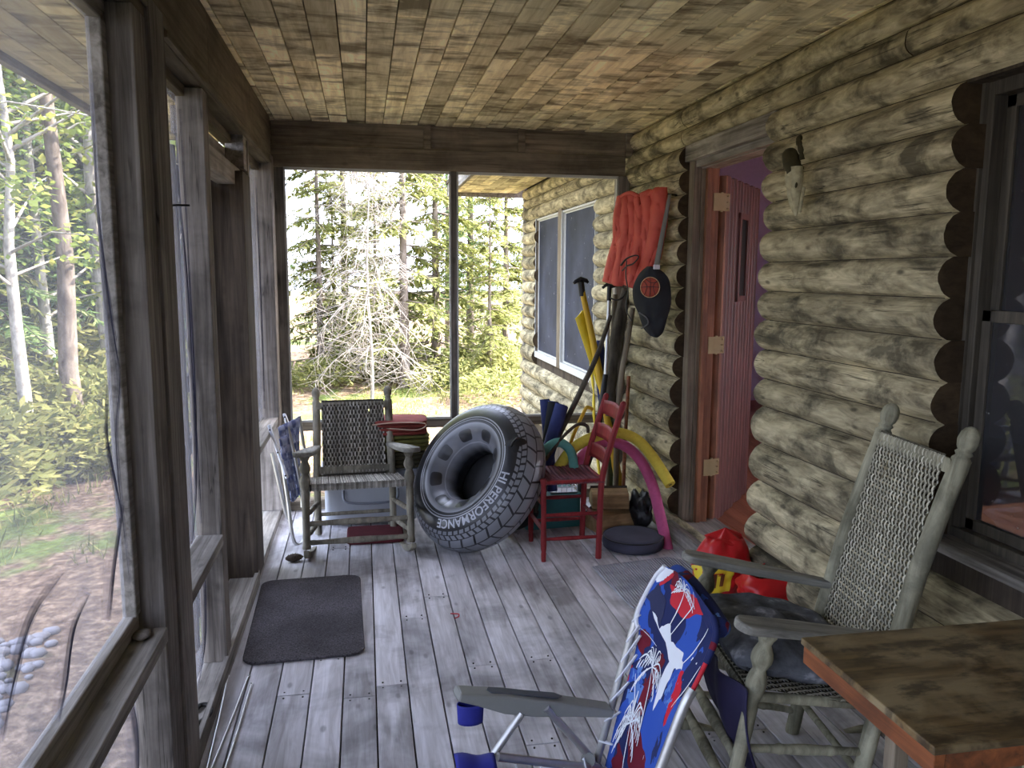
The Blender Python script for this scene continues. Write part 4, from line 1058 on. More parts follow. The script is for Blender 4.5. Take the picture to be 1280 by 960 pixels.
def tb_(name, pts, r=.0115): m = lmb(); m.tube(arc(pts, 5) if len(pts) > 2 else pts, r, 10); return lb(m, name, M['alu'])
tb_('front_leg', [P(652,892,2.13), P(612,950,2.10), P(600,968,2.09)]); tb_('arm_strut', [P(682,884,2.14), P(740,948,2.2)], .012)
tb_('seat_frame', [P(622,946,2.08), P(700,955,2.13), P(748,960,2.18)], .0125)
tb_('seat_frame', [P(540,1010,1.85), P(640,1010,1.86), P(822,1000,1.86)], .0125)
m = lmb(); m.lathe(P(735,950,2.17), P(735,950,2.23), [(0,.022),(1,.022)], 12); lb(m, 'hinge_joint', M['armgrey'])
sa, sb, sc_, sd_ = P(562,948,2.09), P(622,948,2.09), P(748,962,2.17), P(822,1002,1.86)
def seatf(u, v): 
    a = P(560,960,2.06).lerp(P(748,985,2.15), u); b = P(545,1060,1.80).lerp(P(815,1060,1.84), u); return a.lerp(b, v)+V((0,0,-.02*sin(pi*v)))
m = lmb(); m.grid(seatf, 16, 12); lb(m, 'seat_fabric', M['palm'], solid=.004)
M['cobalt'] = plain('cobalt_fabric', lin(36,42,136), .75, nz=.3, ns=12)
def flap(u, v): return P(568,948,2.08).lerp(P(618,948,2.08), u)+V((0,-.10*v,.012*sin(pi*v)-.05*v*v+.004*sin(u*8)))+V((0,.018*(1-v)**2,0))
m = lmb(); m.grid(flap, 10, 10); lb(m, 'seat_edge_flap', M['cobalt'], solid=.006)
for x in (644,674,702,730):
    m = lmb(); a = P(x,953,2.10+.0007*(x-640)); m.tube([a+V((0,.014,.0)), a+V((0,.0,.014)), a+V((.0,-.014,.0)), a+V((.003,-.05,-.016))], .0028, 6); lb(m, 'lacing', M['pwhite'])
def cuph(u, v): a = 2*pi*u; c_ = P(588,883,2.13); return c_+V((.038*cos(a)*(1-.08*v), .022*sin(a)*(1-.08*v), .010-.058*v))
m = lmb(); m.grid(cuph, 20, 8, closeu=True); c0 = P(588,883,2.13)
m.add([c0+V((.034*cos(2*pi*k/20), .020*sin(2*pi*k/20), -.048)) for k in range(20)], [tuple(range(20))], False); lb(m, 'cup_holder', M['cobalt'], solid=.003)

# ================================================================ wooden table in the lower right corner
t = NT('worn_table_top'); c = t.coord((3,40,40), kind='Object'); g = t.noise(c, 1, 5, .6, .5); w_ = t.noise(t.coord((1,1.6,1)), 4.5, 5, .6, .6)
col = t.ramp(g, [(.35, lin(62,48,30)), (.62, lin(112,92,60))]); col = t.mix(t.ramp(w_, [(.47, 0), (.60, .8)]), col, lin(140,124,92)); col = t.mix(t.ramp(t.noise(t.coord((1,2,1)), 7, 5, .7), [(.5, 0), (.62, .7)]), col, lin(48,38,24))
t.bsdf(col, t.ramp(w_, [(.4, .35), (.7, .6)]), g, .15, .002, spec=.4); M['ttop'] = t.m
M['tedge'] = wood('orange_brown_table_edge', lin(88,50,28), lin(150,88,50), 1, 40, .06, .5, lin(58,34,20), 0, .5, .15, .05, 4, spec=.4)
tab = empty('wooden_table', (1.33,1.30,0)); tag(tab, 'small wooden table with worn brown top and orange edge in the lower right corner', 'table')
m = MB(); m.box((-.405,-.205,.704),(.37,.215,.72),.5,.003); m.build('tabletop', M['ttop'], tab)
m = MB(); m.box((-.40,-.20,.663),(-.378,.21,.7035),.5,.002); m.box((.345,-.20,.663),(.367,.21,.7035),.4,.002); m.box((-.378,-.20,.663),(.345,-.178,.7035),.8,.002); m.box((-.378,.19,.663),(.345,.21,.7035),.2,.002)
m.build('apron', M['tedge'], tab)
for x in (-.20,.30):
    for y in (-.14,.15):
        m = MB(); m.box((x-.018,y-.018,0),(x+.018,y+.018,.664),.5,.003); m.build('leg', M['trim'], tab)

# ================================================================ things lying on the floor
t = NT('dark_carpet_mat'); c = t.coord((1,1,1)); n = t.noise(c, 150, 2, .7); n2 = t.noise(c, 3, 3); vo = t.new('ShaderNodeTexVoronoi'); t.link(c, vo.inputs['Vector']); vo.inputs['Scale'].default_value = 70
spk = t.ramp(t.noise(c, 60, 2), [(.72, 0), (.78, .7)])
t.bsdf(t.mix(spk, t.mix(t.ramp(n2, [(.4,0),(.6,.45)]), t.ramp(n, [(.3, lin(52,50,52)), (.7, lin(104,100,104))]), lin(44,42,42)), lin(150,146,140)), .95, vo.outputs['Distance'], .5, .004, spec=.1)
M['mat'] = t.m
m = MB(); poly = rrect(-.235,-.43,.235,.43,.06); m.prism(poly, .012, None, .5, .003); mt = m.build('doormat', M['mat']); mt.location = (-.268,3.48,.002); mt.rotation_euler = (0,0,radians(1.5)); tag(mt, 'dark grey rounded doormat lying on the floorboards by the left wall', 'doormat')
t = NT('grey_ribbed_mat'); c = t.coord((1,1,1)); wv = t.new('ShaderNodeTexWave'); t.link(c, wv.inputs['Vector']); wv.inputs['Scale'].default_value = 22; wv.inputs['Distortion'].default_value = .4; wv.bands_direction = 'X'
n = t.noise(c, 6, 4); t.bsdf(t.mix(t.ramp(n, [(.4,0),(.7,.6)]), lin(176,176,184), lin(120,120,126)), .9, wv.outputs['Fac'], 1.0, .008, spec=.1); M['rib'] = t.m
m = MB(); m.prism([(1.135,3.83),(1.57,3.90),(1.64,3.84),(1.67,3.40),(1.60,3.30),(1.20,3.26),(1.17,3.32)][::-1], .008, None, .5, .002); mt = m.build('ribbed_mat', M['rib']); mt.location = (0,0,.0025); tag(mt, 'thin grey ribbed mat on the floor in front of the cabin door', 'doormat')
for i, (a, b) in enumerate((((284,847),(258,962)),((309,847),(262,965)),((313,857),(281,962)))):
    m = MB(); p = atz(a[0],a[1],.008); q_ = atz(b[0],b[1],.008); m.tube([p, p.lerp(q_,.5)+V((.002,0,0)), q_, q_+(q_-p)*.06], .0042, 8)
    if i < 2: pass
    d_ = (p-q_).normalized(); m.tube([p, p+d_*.012+V((.006,0,.0)), p+d_*.02], .003, 6)
    o = m.build('metal_rod', M['alu']); tag(o, ['thin metal rod lying against the left wall, leftmost of the three','thin metal rod lying crossways over its neighbour, middle of the three','thin metal rod on the floorboards, rightmost of the three'][i], 'rod', 'metal rods on the floor')
# horseshoe on the sole plate
m = MB(); c0 = atz(253,893,.06); m.tube(arc([c0+V((-.03,-.09,0)), c0+V((.0,-.05,0)), c0+V((.022,.0,0)), c0+V((.010,.055,0)), c0+V((-.018,.06,0)), c0+V((-.03,.02,0))], 6), .010, 8, flat=.7)
o = m.build('horseshoe', M['iron']); tag(o, 'small rusty dark horseshoe lying on the sole plate of the left wall', 'horseshoe')
# feather-like dark clip on the second ledge
m = MB(); a = atz(280,641,.552); b = atz(259,656,.552)
def fth(u, v): p = a.lerp(b, u); return p+V(((v-.5)*.022*sin(pi*min(1,.08+u*.9))**.6, 0, .006+.004*sin(pi*v)))
m.grid(fth, 16, 5); m.tube([a, a.lerp(b, .5)+V((0,0,.01)), b], .0035, 6); o = m.build('feather', M['blackcloth']); tag(o, 'dark feather lying on the ledge beside the second post', 'feather')
m = MB(); bm = bmesh.new(); bmesh.ops.create_icosphere(bm, subdivisions=2, radius=.02)
c0 = V((XL-.045,2.08,.582))
for v in bm.verts: v.co = c0+V((v.co.x*1.2, v.co.y*1.6, v.co.z*.35+.002))*(1+.25*noise.noise(v.co*60))
m.bm(bm, .5, True); o = m.build('stone_chip', M['frame']); tag(o, 'pale flat stone chip on the near ledge against the doubled post', 'stone')
# pine cone
c0 = atz(368,697,.022); m = MB()
m.lathe(c0+V((-.045,-.01,0)), c0+V((.045,.01,0)), [(0,.006),(.15,.016),(.4,.022),(.7,.019),(.9,.010),(1,.003)], 12)
for k in range(70):
    f = .08+.86*k/70; a = k*2.4; r_ = .022*sin(pi*f)**.5; p = c0+V((-.045+.09*f,0,0)); d_ = V((.5, cos(a), sin(a))).normalized(); q_ = p+V((0,cos(a)*r_,sin(a)*r_)); w_ = V((0,-sin(a),cos(a)))*.006
    m.add([q_-w_, q_+w_, q_+d_*.009], [(0,1,2)], False)
o = m.build('pine_cone', M['darkwood']); tag(o, 'dark pine cone on the floor between the folded chair and the far rocking chair', 'pine cone')
m = MB(); a = atz(563,767,.004); m.tube(arc([a, a+V((.035,-.01,0)), a+V((.03,-.04,0)), a+V((.012,-.05,0))], 4), .0025, 6); o = m.build('red_cord', M['pred']); tag(o, 'tiny bent piece of red cord on the floorboards in mid floor', 'cord')

# ================================================================ cooler, blankets and folded chair by the far opening
M['cool'] = plain('grey_white_cooler_plastic', lin(172,176,184), .5, nz=.15, ns=6); M['coold'] = plain('cooler_lid_plastic', lin(120,124,134), .5)
co_ = empty('cooler', (.02,4.86,.03)); tag(co_, 'pale grey cooler box standing behind the far rocking chair', 'cooler')
m = MB()
for z0, z1, w0, w1 in ((0,.27,.27,.29),):
    m.prism(rrect(-w0,-.14,w0,.14,.03), .27, None, .5, .006)
m.build('cooler_body', M['cool'], co_)
m = MB(); m.prism(rrect(-.295,-.165,.295,.165,.035), .05, Matrix.Translation((0,0,.272)), .5, .010); ld = m.build('lid', M['coold'], co_)
m = MB(); m.prism(rrect(-.24,-.12,.24,.12,.03), .008, Matrix.Translation((0,0,.323)), .5, .002); m.build('lid_panel', M['cool'], ld)
m = MB(); m.box((.03,-.18,.235),(.10,-.166,.305),.5,.005); m.build('latch', M['whiteplastic'], co_)
m = MB(); m.tube(arc([(-.16,-.145,.20),(-.13,-.168,.13),(.13,-.168,.13),(.16,-.145,.20)], 5), .007, 8); m.build('handle', M['coold'], co_)
M['maroon'] = plain('dark_red_cloth', lin(96,34,42), .9, nz=.4, ns=20)
m = MB(); m.prism(rrect(-.16,-.13,.16,.13,.03), .03, Matrix.Translation((.04,4.52,.002)), .5, .01); o = m.build('cushion', M['maroon']); tag(o, 'flat dark red cushion on the floor under the far rocking chair', 'cushion')
def folded(name, c0, W_, D_, H_, mat, label, cat, pip=None, seed=0):
    r_ = empty(name, c0); m = MB(); n = 4
    for k in range(n):
        z = H_*(k+.5)/n; hh = H_/n*.5
        def fn(u, v, z=z, hh=hh, k=k):
            a = 2*pi*u; e = 4.0; ca, sa = cos(a), sin(a); x = (abs(ca)**(2/e))*(1 if ca > 0 else -1)*W_/2; y_ = (abs(sa)**(2/e))*(1 if sa > 0 else -1)*D_/2
            b = -pi/2+pi*v; s_ = cos(b)**.5 if cos(b) > 0 else 0
            j = noise.noise(V((u*4, k*3+seed, v)))*.010
            return V((x*(.90+.10*s_)*(s_*.2+.8 if 0 < v < 1 else .0)+j, y_*(.90+.1*s_)*(s_*.2+.8 if 0 < v < 1 else .0)+j, z+hh*1.08*sin(b)+j*.5))
        m.grid(fn, 40, 9, closeu=True, rnd=(k*.37+seed) % 1)
    m.build('folded_cloth', mat, r_)
    if pip:
        m = MB(); m.tube(arc([(-W_*.5,-D_*.5,H_*.80),(-W_*.1,-D_*.53,H_*.92),(W_*.38,-D_*.53,H_*.86),(W_*.44,-D_*.53,H_*.62),(W_*.25,-D_*.53,H_*.40),(-W_*.2,-D_*.53,H_*.55)], 6), .0035, 6); m.build('piping', pip, r_)
    tag(r_, label, cat); return r_
M['rust'] = plain('rust_red_cloth', lin(124,52,44), .9, nz=.4, ns=14); M['olive'] = plain('olive_cloth', lin(96,94,44), .9, nz=.45, ns=14); M['oldark'] = plain('dark_olive_cloth', lin(62,58,38), .9, nz=.4, ns=14)
folded('folded_blanket', (.205,4.83,.353), .30, .26, .10, M['oldark'], 'dark olive folded blanket, lowest of the stack on the cooler', 'blanket', seed=1)
folded('folded_blanket', (.21,4.83,.455), .33, .27, .095, M['olive'], 'olive green folded blanket in the middle of the stack on the cooler', 'blanket', seed=2)
folded('folded_blanket', (.20,4.83,.552), .33, .27, .09, M['rust'], 'rust red folded blanket with pale piping on top of the stack', 'blanket', plain('cream_piping', lin(200,170,150), .8), 3)
# folded webbed lawn chair leaning in the corner
fc = empty('folded_lawn_chair', (-.44,4.62,0)); tag(fc, 'folded lawn chair with white arms and blue plaid webbing leaning in the left corner', 'folding chair')
FI = Matrix.Translation((.44,-4.62,0))
def fmb(): m = MB(); m.M = FI.copy(); return m
for a, b in (((336,531),(359,598)),((355,517),(372,560))):
    m = fmb(); Y0_ = 4.52 if a[0] < 350 else 4.72; p = P(a[0],a[1],Y0_); q_ = P(b[0],b[1],Y0_-.04); m.obox(p, q_, .045, .014, V((1,.0,.35)), .5, .005)
    ar = m.build('armrest', M['whiteplastic'], fc)
    for f in (.08,.5,.93): m = fmb(); c_ = p.lerp(q_, f); m.lathe(c_+V((.0,-.026,0)), c_+V((0,-.020,0)), [(0,.005),(1,.005)], 8); m.build('rivet', M['iron'], ar)
for pts in ([(340,566,4.53),(350,610,4.53),(358,643,4.55),(364,652,4.6)], [(352,575,4.50),(359,620,4.48),(366,672,4.46),(374,681,4.47),(381,672,4.56),(388,656,4.66)], [(374,520,4.74),(380,560,4.72),(386,600,4.68),(384,640,4.62)], [(357,524,4.66),(366,560,4.62),(376,610,4.58),(378,634,4.56)]):
    m = fmb(); m.tube(arc([P(*p) for p in pts], 5), .0105, 10); m.build('frame_tube', M['alu'], fc)
t = NT('blue_plaid_webbing'); c = t.coord((1,1,1)); ck = t.new('ShaderNodeTexChecker'); t.link(c, ck.inputs[0]); ck.inputs['Scale'].default_value = 24; ck.inputs[1].default_value = lin(150,160,196)+(1,); ck.inputs[2].default_value = lin(92,104,152)+(1,)
t.bsdf(t.mix(t.ramp(t.noise(c, 30, 2), [(.4,0),(.6,.4)]), ck.outputs['Color'], lin(176,182,206)), .8); M['plaid'] = t.m
c1, c2, c3, c4 = P(349,533,4.60), P(375,520,4.72), P(366,628,4.52), P(381,612,4.66)
for k in range(4):
    m = fmb(); u0, u1 = k/4+.015, (k+1)/4-.015
    m.grid(lambda u, v: (c1.lerp(c2, u0+(u1-u0)*u)).lerp(c3.lerp(c4, u0+(u1-u0)*u), v)+V((-.012*sin(pi*v),-.02*sin(pi*v),0)), 3, 14); m.build('webbing_strap', M['plaid'], fc, solid=.003)
for k in range(7):
    m = fmb(); v0, v1 = k/7+.012, (k+1)/7-.012
    m.grid(lambda u, v: (c1.lerp(c2, u)).lerp(c3.lerp(c4, u), v0+(v1-v0)*v)+V((-.012*sin(pi*(v0+v1)/2)-.003,-.02*sin(pi*(v0+v1)/2)-.004,0)), 8, 3); m.build('webbing_strap', M['plaid'], fc, solid=.003)
# ================================================================ corner by the log wall: life vest, bag, paddles, sticks, noodles
M['vest'] = plain('faded_orange_nylon', lin(196,84,70), .7, nz=.25, ns=9, bstr=.5)
lv = empty('life_vest', P(800,300,4.5)); O_ = V(lv.location); VI = Matrix.Translation(-O_)
tag(lv, 'faded orange red life vest hanging on the log wall in the far corner', 'life vest')
def vp(x, y):        # the vest hangs obliquely from the wall across the corner
    f = (x-757)/(832-757); Y = 4.80-.42*f; return P(x, y, Y)
def vpanel(L, R, name, ridges, seed):
    Lc = arc([V((a, b, 0)) for a, b in L], 6); Rc = arc([V((a, b, 0)) for a, b in R], 6)
    def fn(u, v):
        a = pick(Lc, v); b = pick(Rc, v); q_ = a.lerp(b, u); p = vp(q_.x, q_.y); d_ = .042*sin(pi*u)**.5*(.35+.65*sin(pi*min(1,max(0,v*.95+.03)))**.35)
        d_ += .014*sin(u*pi*ridges+v*2)*sin(pi*u)+.016*noise.noise(V((u*3+seed, v*5, seed)))+.012*noise.noise(V((u*8+seed, v*9, seed)))+.006*noise.noise(V((u*16+seed, v*22, seed)))
        return p+V((-.55,-.83,0))*d_
    m = MB(); m.M = VI.copy(); m.grid(fn, 26, 44); m.build(name, M['vest'], lv, solid=.022, off=-1)
vpanel([(775,247),(771,275),(770,300),(763,325),(757,352)], [(788,243),(790,262),(792,285),(790,310),(783,357)], 'side_panel', 3, 1)
vpanel([(786,242),(790,268),(788,300),(785,330),(781,352)], [(806,247),(806,275),(807,300),(802,330),(797,362)], 'middle_panel', 3, 5)
vpanel([(803,243),(804,268),(803,300),(799,330),(795,361)], [(831,236),(832,262),(829,290),(822,322),(813,345)], 'front_panel', 3, 9)
m = MB(); m.M = VI.copy(); m.tube(arc([vp(776,248)+V((-.02,-.03,0)), vp(790,240)+V((-.03,-.05,-.01)), vp(806,248)+V((-.02,-.03,0)), vp(818,240)+V((-.02,-.05,0)), vp(831,237)], 5), [.012]*21, 8); m.build('collar', M['vest'], lv)
m = MB(); m.M = VI.copy(); w_ = V((-.06,-.08,0))
m.tube(arc([vp(783,332)+w_, vp(792,324)+w_*1.3, vp(802,320)+w_*1.3, vp(806,322)+w_*1.2, vp(800,330)+w_*1.3, vp(792,333)+w_*1.3, vp(785,338)+w_], 5), .008, 7, flat=.5)
m.tube(arc([vp(792,326)+w_*1.3, vp(791,345)+w_*1.3, vp(793,365)+w_*1.2, vp(789,385)+w_, vp(796,400)+w_], 5), .006, 7, flat=.6); m.build('buckle_strap', M['black'], lv)
# black cinch bag
bg_ = empty('drawstring_bag', P(815,380,4.42)); O2 = V(bg_.location); BI = Matrix.Translation(-O2)
tag(bg_, 'black drawstring bag with a basketball patch hanging beside the life vest', 'bag')
def bp_(x, y): f = (x-790)/50; return P(x, y, 4.40-.16*f)
Lb = arc([V(p+(0,)) for p in ((809,333),(799,342),(791,360),(792,378),(798,392),(804,410),(812,419))], 5); Rb = arc([V(p+(0,)) for p in ((817,333),(829,340),(837,352),(839,378),(834,398),(829,415),(822,422))], 5)
for sgn, nm in ((1,'bag_front'),(-1,'bag_back')):
    def fn(u, v, s_=sgn):
        q_ = pick(Lb, v).lerp(pick(Rb, v), u if s_ > 0 else 1-u); e = sin(pi*u)**.6 if 0 < u < 1 else 0
        return bp_(q_.x, q_.y)+V((-.45,-.88,0))*s_*(.05 if s_ > 0 else .02)*e*(1-.3*v)+V((-.3,-.9,0))*(.010*noise.noise(V((u*5,v*7,s_)))+.005*sin(v*30+u*4)*(v > .5))*e
    m = MB(); m.M = BI.copy(); m.grid(fn, 24, 34); m.build(nm, M['blackcloth'], bg_)
c0 = bp_(814,359); fx = (bp_(824,359)-bp_(804,359)).normalized(); fz = V((0,0,1)); fn_ = V((-.45,-.88,0)).normalized(); R_p = 13/1000*4.4*.98
def disc(a_, r_, l_): return c0+fx*(cos(a_)*r_)+fz*(sin(a_)*r_)+fn_*(.062+l_-.012*(r_/R_p)**2)
m = MB(); m.M = BI.copy(); m.grid(lambda u, v: disc(2*pi*u, R_p*max(v,.01), .0), 32, 5, closeu=True); pt2 = m.build('basketball_patch', plain('orange_brown_patch', lin(150,62,44), .7), bg_, solid=.002)
m = MB(); m.M = BI.copy(); m.tube([disc(2*pi*k/32, R_p, .003) for k in range(33)], .0022, 6, cap=False); m.build('patch_rim', plain('cream_patch_edge', lin(206,170,130), .7), pt2)
m = MB(); m.M = BI.copy()
for A_ in ([(-1,0),(0,0.05),(1,0)],[(0,1),(.08,0),(0,-1)],[(-.75,.65),(-.3,.1),(-.6,-.8)],[(.75,.65),(.35,.1),(.6,-.8)],[(-.5,.85),(.1,.45),(.8,.55)]):
    m.tube(arc([c0+fx*(x*R_p)+fz*(y*R_p)+fn_*(.066-.010*(x*x+y*y)) for x, y in A_], 5), .0015, 5)
m.build('patch_seam', M['black'], pt2)
m = MB(); m.M = BI.copy(); a1, a2 = bp_(833,243)+V((.02,0,0)), bp_(820,334)+V((-.01,-.03,0))
m.grid(lambda u, v: a1.lerp(a2, v)+fx*((u-.5)*(.020+.012*v)), 3, 12); m.build('grey_strap', plain('grey_webbing_strap', lin(112,110,104), .8), bg_, solid=.003)
m = MB(); m.M = BI.copy(); m.box(a2-V((.018,.012,.012)), a2+V((.018,.0,.014)), .5, .003); m.build('strap_buckle', M['whiteplastic'], bg_)
m = MB(); m.M = BI.copy(); m.tube(arc([bp_(795,390)+V((0,-.05,0)), bp_(803,396)+V((0,-.06,0)), bp_(806,404)+V((0,-.055,0)), bp_(798,410)+V((0,-.05,0))], 5), .004, 6); m.build('drawstring', plain('grey_cord', lin(90,90,92), .8), bg_)

def stick(name, pts, rad, mat, label, cat, wob=0.0, group=None, n=12, flat=1.0):
    Q = arc([P(*p) for p in pts], 6) if len(pts) > 2 else [P(*p) for p in pts]
    if hasattr(rad, '__len__'): K = len(Q); rr_ = [rad[min(int(i/(K-1)*(len(rad)-1)), len(rad)-2)]*(1-(i/(K-1)*(len(rad)-1)) % 1)+rad[min(int(i/(K-1)*(len(rad)-1))+1, len(rad)-1)]*((i/(K-1)*(len(rad)-1)) % 1) for i in range(K)]
    else: rr_ = rad
    m = MB(); m.tube(Q, rr_, n, wob=wob, flat=flat); o = m.build(name, mat); tag(o, label, cat, group); return o
M['yel'] = plain('yellow_paddle_plastic', lin(198,158,34), .45, nz=.25, ns=12); M['yelb'] = plain('bright_yellow_plastic', lin(216,190,44), .45); M['drift'] = wood('dark_driftwood', lin(52,48,42), lin(96,90,80), 2, 30, .15, .4, lin(34,32,28), 0, .9, .8, .1, 6)
M['stickg'] = wood('grey_stick_wood', lin(84,76,64), lin(130,120,102), 2, 30, .1, .3, lin(56,50,42), 0, .8, .3, .1, 5); M['navy'] = plain('navy_foam', lin(44,54,104), .8, nz=.3); M['greenst'] = plain('dark_green_paint', lin(64,78,48), .7, nz=.4)
# paddles
pd = empty('paddle', P(740,480,4.95)); J = Matrix.Translation(-V(pd.location)); tag(pd, 'yellow paddle with black T grip standing in the far corner', 'paddle')
m = MB(); m.M = J.copy(); m.tube([P(727,360,4.95), P(741,425,4.93), P(756,500,4.9), P(772,600,4.84), P(778,640,4.8)], [.018,.022,.026,.024,.02], 12); m.build('shaft', M['yel'], pd)
m = MB(); m.M = J.copy(); t0, t1 = P(719,352,4.95), P(733,351,4.95); m.tube([t0-V((.012,0,.012)), t0, P(726,350,4.95)+V((0,0,.006)), t1, t1+V((.012,0,-.012))], [.009,.014,.016,.014,.009], 10); m.tube([P(726,352,4.95), P(728,370,4.95)], .021, 12); m.build('t_grip', M['black'], pd)
bl = empty('oar', P(735,440,4.99)); J = Matrix.Translation(-V(bl.location)); tag(bl, 'yellow oar with its flat blade up behind the T grip paddle', 'oar')
def ob(u, v): p = P(722+6*v*4.3,394,4.99) ; a = P(719,398,4.99).lerp(P(748,486,4.97), v); b = P(728,388,5.0).lerp(P(758,484,4.98), v); return a.lerp(b, u)+V((0,-.012*sin(pi*u),0))
m = MB(); m.M = J.copy(); m.grid(ob, 8, 14); m.build('blade', M['yelb'], bl, solid=.014); m = MB(); m.M = J.copy(); m.tube([P(750,478,4.98), P(768,560,4.9), P(780,625,4.86)], .016, 10); m.build('shaft', M['yel'], bl)
m = MB(); m.tube(arc([P(738,452,5.08), P(742,490,5.06), P(743,530,5.0), P(752,620,4.9)], 5), [.008,.02,.022,.022,.02]*3+[.01], 8, flat=.4); o = m.build('paddle', M['yelb']); tag(o, 'narrow bright yellow plastic blade standing behind the oar', 'paddle')
sh = empty('boat_hook', P(758,450,4.78)); J = Matrix.Translation(-V(sh.location)); tag(sh, 'aluminium shaft with black T handle and black lower tube leaning in the corner', 'boat hook')
m = MB(); m.M = J.copy(); m.tube([P(762,362,4.82), P(757,470,4.74)], .0125, 12); m.build('shaft', M['alu'], sh)
m = MB(); m.M = J.copy(); m.tube([P(757,468,4.742), P(750,520,4.70), P(741,560,4.66), P(731,590,4.62), P(716,640,4.56)], [.017,.021,.022,.02,.018], 12); m.build('lower_tube', M['black'], sh)
m = MB(); m.M = J.copy(); m.tube([P(753,360,4.83), P(758,356,4.82), P(765,358,4.82), P(773,356,4.81)], [.009,.011,.012,.009], 10); m.tube([P(762,358,4.82), P(761,376,4.81)], .015, 10)
m.tube(arc([P(762,372,4.79), P(770,375,4.77), P(778,372,4.76), P(783,363,4.76)], 5), .005, 6); m.build('t_handle', M['black'], sh)
stick('wooden_pole', [(769,368,4.98),(766,420,4.96),(762,520,4.9),(758,640,4.84)], .0155, M['stickg'], 'plain light wooden pole between the boat hook and the driftwood pole', 'pole')
stick('driftwood_pole', [(781,360,4.84),(777,390,4.83),(768,440,4.82),(764,480,4.81),(763,520,4.80)], [.022,.038,.036,.030,.026], M['drift'], 'thick dark driftwood pole standing in the corner under the life vest', 'pole', .5)
stick('green_pole', [(762,482,4.90),(762,560,4.88),(762,650,4.86)], .026, M['greenst'], 'dark green painted post standing behind the driftwood pole', 'pole')
stick('walking_stick', [(791,385,4.60),(784,430,4.64),(776,480,4.66),(771,560,4.68),(769,640,4.7)], [.015,.017,.018,.018,.018], M['stickg'], 'crooked grey stick leaning on the log wall beside the driftwood pole', 'stick', .2)
stick('broom_handle', [(786,470,4.62),(781,560,4.62),(778,650,4.62)], .0115, M['tedge'], 'thin brown handle leaning in the corner close to the log wall', 'pole')
stick('long_stick', [(763,395,4.72),(748,440,4.6),(729,482,4.5),(713,515,4.45),(697,548,4.42),(680,590,4.40),(668,640,4.4)], [.012,.014,.016,.017,.017,.016,.016], M['drift'], 'long dark stick leaning diagonally across the corner', 'stick', .15)
def kb(u, v): return P(746,452,5.02).lerp(P(752,520,4.98), v)+V(((u-.5)*.065*sin(pi*min(.97,.12+v))**.5, 0, .0))+V((0,-.012*sin(pi*u),0))+V((.018*(1-v),0,.14*(1-v)))
m = MB(); m.grid(kb, 8, 14); o = m.build('paddle', M['navy'], solid=.010); tag(o, 'navy blue paddle blade standing upright behind the aluminium shaft', 'paddle')
stick('walking_cane', [(682,575,4.22),(702,548,4.26),(718,533,4.3),(727,530,4.32),(734,533,4.33),(735,541,4.33)], [.009,.009,.009,.010,.010,.009], M['darkwood'], 'dark walking cane with curved crook above the teal noodle', 'cane')
stick('yellow_stick', [(741,512,4.5),(734,509,4.5),(730,515,4.5),(722,532,4.48),(713,555,4.46),(706,590,4.44)], .011, M['yel'], 'yellow bent handle poking up behind the cane', 'stick')
# rolled mats
for i, (a, b, r_, mt_, lb__) in enumerate((((681,500),(686,560),.030,'navy','rolled navy foam mat, leftmost of the three rolls behind the tube'),((692,503),(684,560),.034,'blackcloth','rolled black foam mat in the middle of the three rolls behind the tube'),((702,507),(686,563),.040,'navy','thick blue grey rolled foam mat, rightmost of the three rolls behind the tube'))):
    Y_ = 4.42+.04*(2-i); p = P(*a, Y_); q_ = P(*b, Y_-.05); d_ = (p-q_).normalized(); root = empty('rolled_mat', p); J = Matrix.Translation(-p); tag(root, lb__, 'rolled mat')
    m = MB(); m.M = J.copy(); m.tube([q_-d_*.25, q_, p], r_, 18); m.build('roll', M[mt_], root)
    m = MB(); m.M = J.copy(); u_ = d_.cross(V((0,1,0))).normalized(); v_ = d_.cross(u_)
    m.tube([p+d_*.002+u_*(cos(k*.5)*r_*(1-k/34))+v_*(sin(k*.5)*r_*(1-k/34)) for k in range(30)], .0028, 5); m.build('rolled_edge', M['navy'], root)
# noodles
def noodle(pts, r_, c_, name_, label):
    Q = arc([P(*p) for p in pts], 8); root = empty('pool_noodle', Q[-1]); J = Matrix.Translation(-Q[-1]); tag(root, label, 'pool noodle')
    mt_ = plain(name_, c_, .85, nz=.2, ns=60, bstr=.4); m = MB(); m.M = J.copy(); m.tube(Q, r_, 18); m.build('foam_tube', mt_, root)
    d_ = (Q[-1]-Q[-2]).normalized(); m = MB(); m.M = J.copy(); m.lathe(Q[-1]-d_*.002, Q[-1]+d_*.0015, [(0,r_*.36),(1,r_*.34)], 14); m.build('end_hole', plain(name_+'_hole', tuple(x*.35 for x in c_), .9), root)
noodle([(698,585,4.30),(715,562,4.32),(740,547,4.34),(770,541,4.36),(795,549,4.34),(815,570,4.26),(838,606,4.12)], .031, lin(206,186,70), 'yellow_foam', 'yellow pool noodle bent in an arch with its end by the door frame')
noodle([(716,592,4.38),(730,568,4.40),(755,553,4.42),(780,557,4.40),(800,575,4.34),(815,605,4.26),(824,640,4.16),(835,688,4.06)], .031, lin(184,84,128), 'pink_foam', 'pink pool noodle arching down to the floor beside the door frame')
noodle([(675,580,4.24),(682,562,4.26),(698,553,4.27),(712,562,4.27),(717,580,4.26),(716,600,4.25)], .026, lin(92,150,142), 'teal_foam', 'teal pool noodle curled in a tight arch behind the red chair')
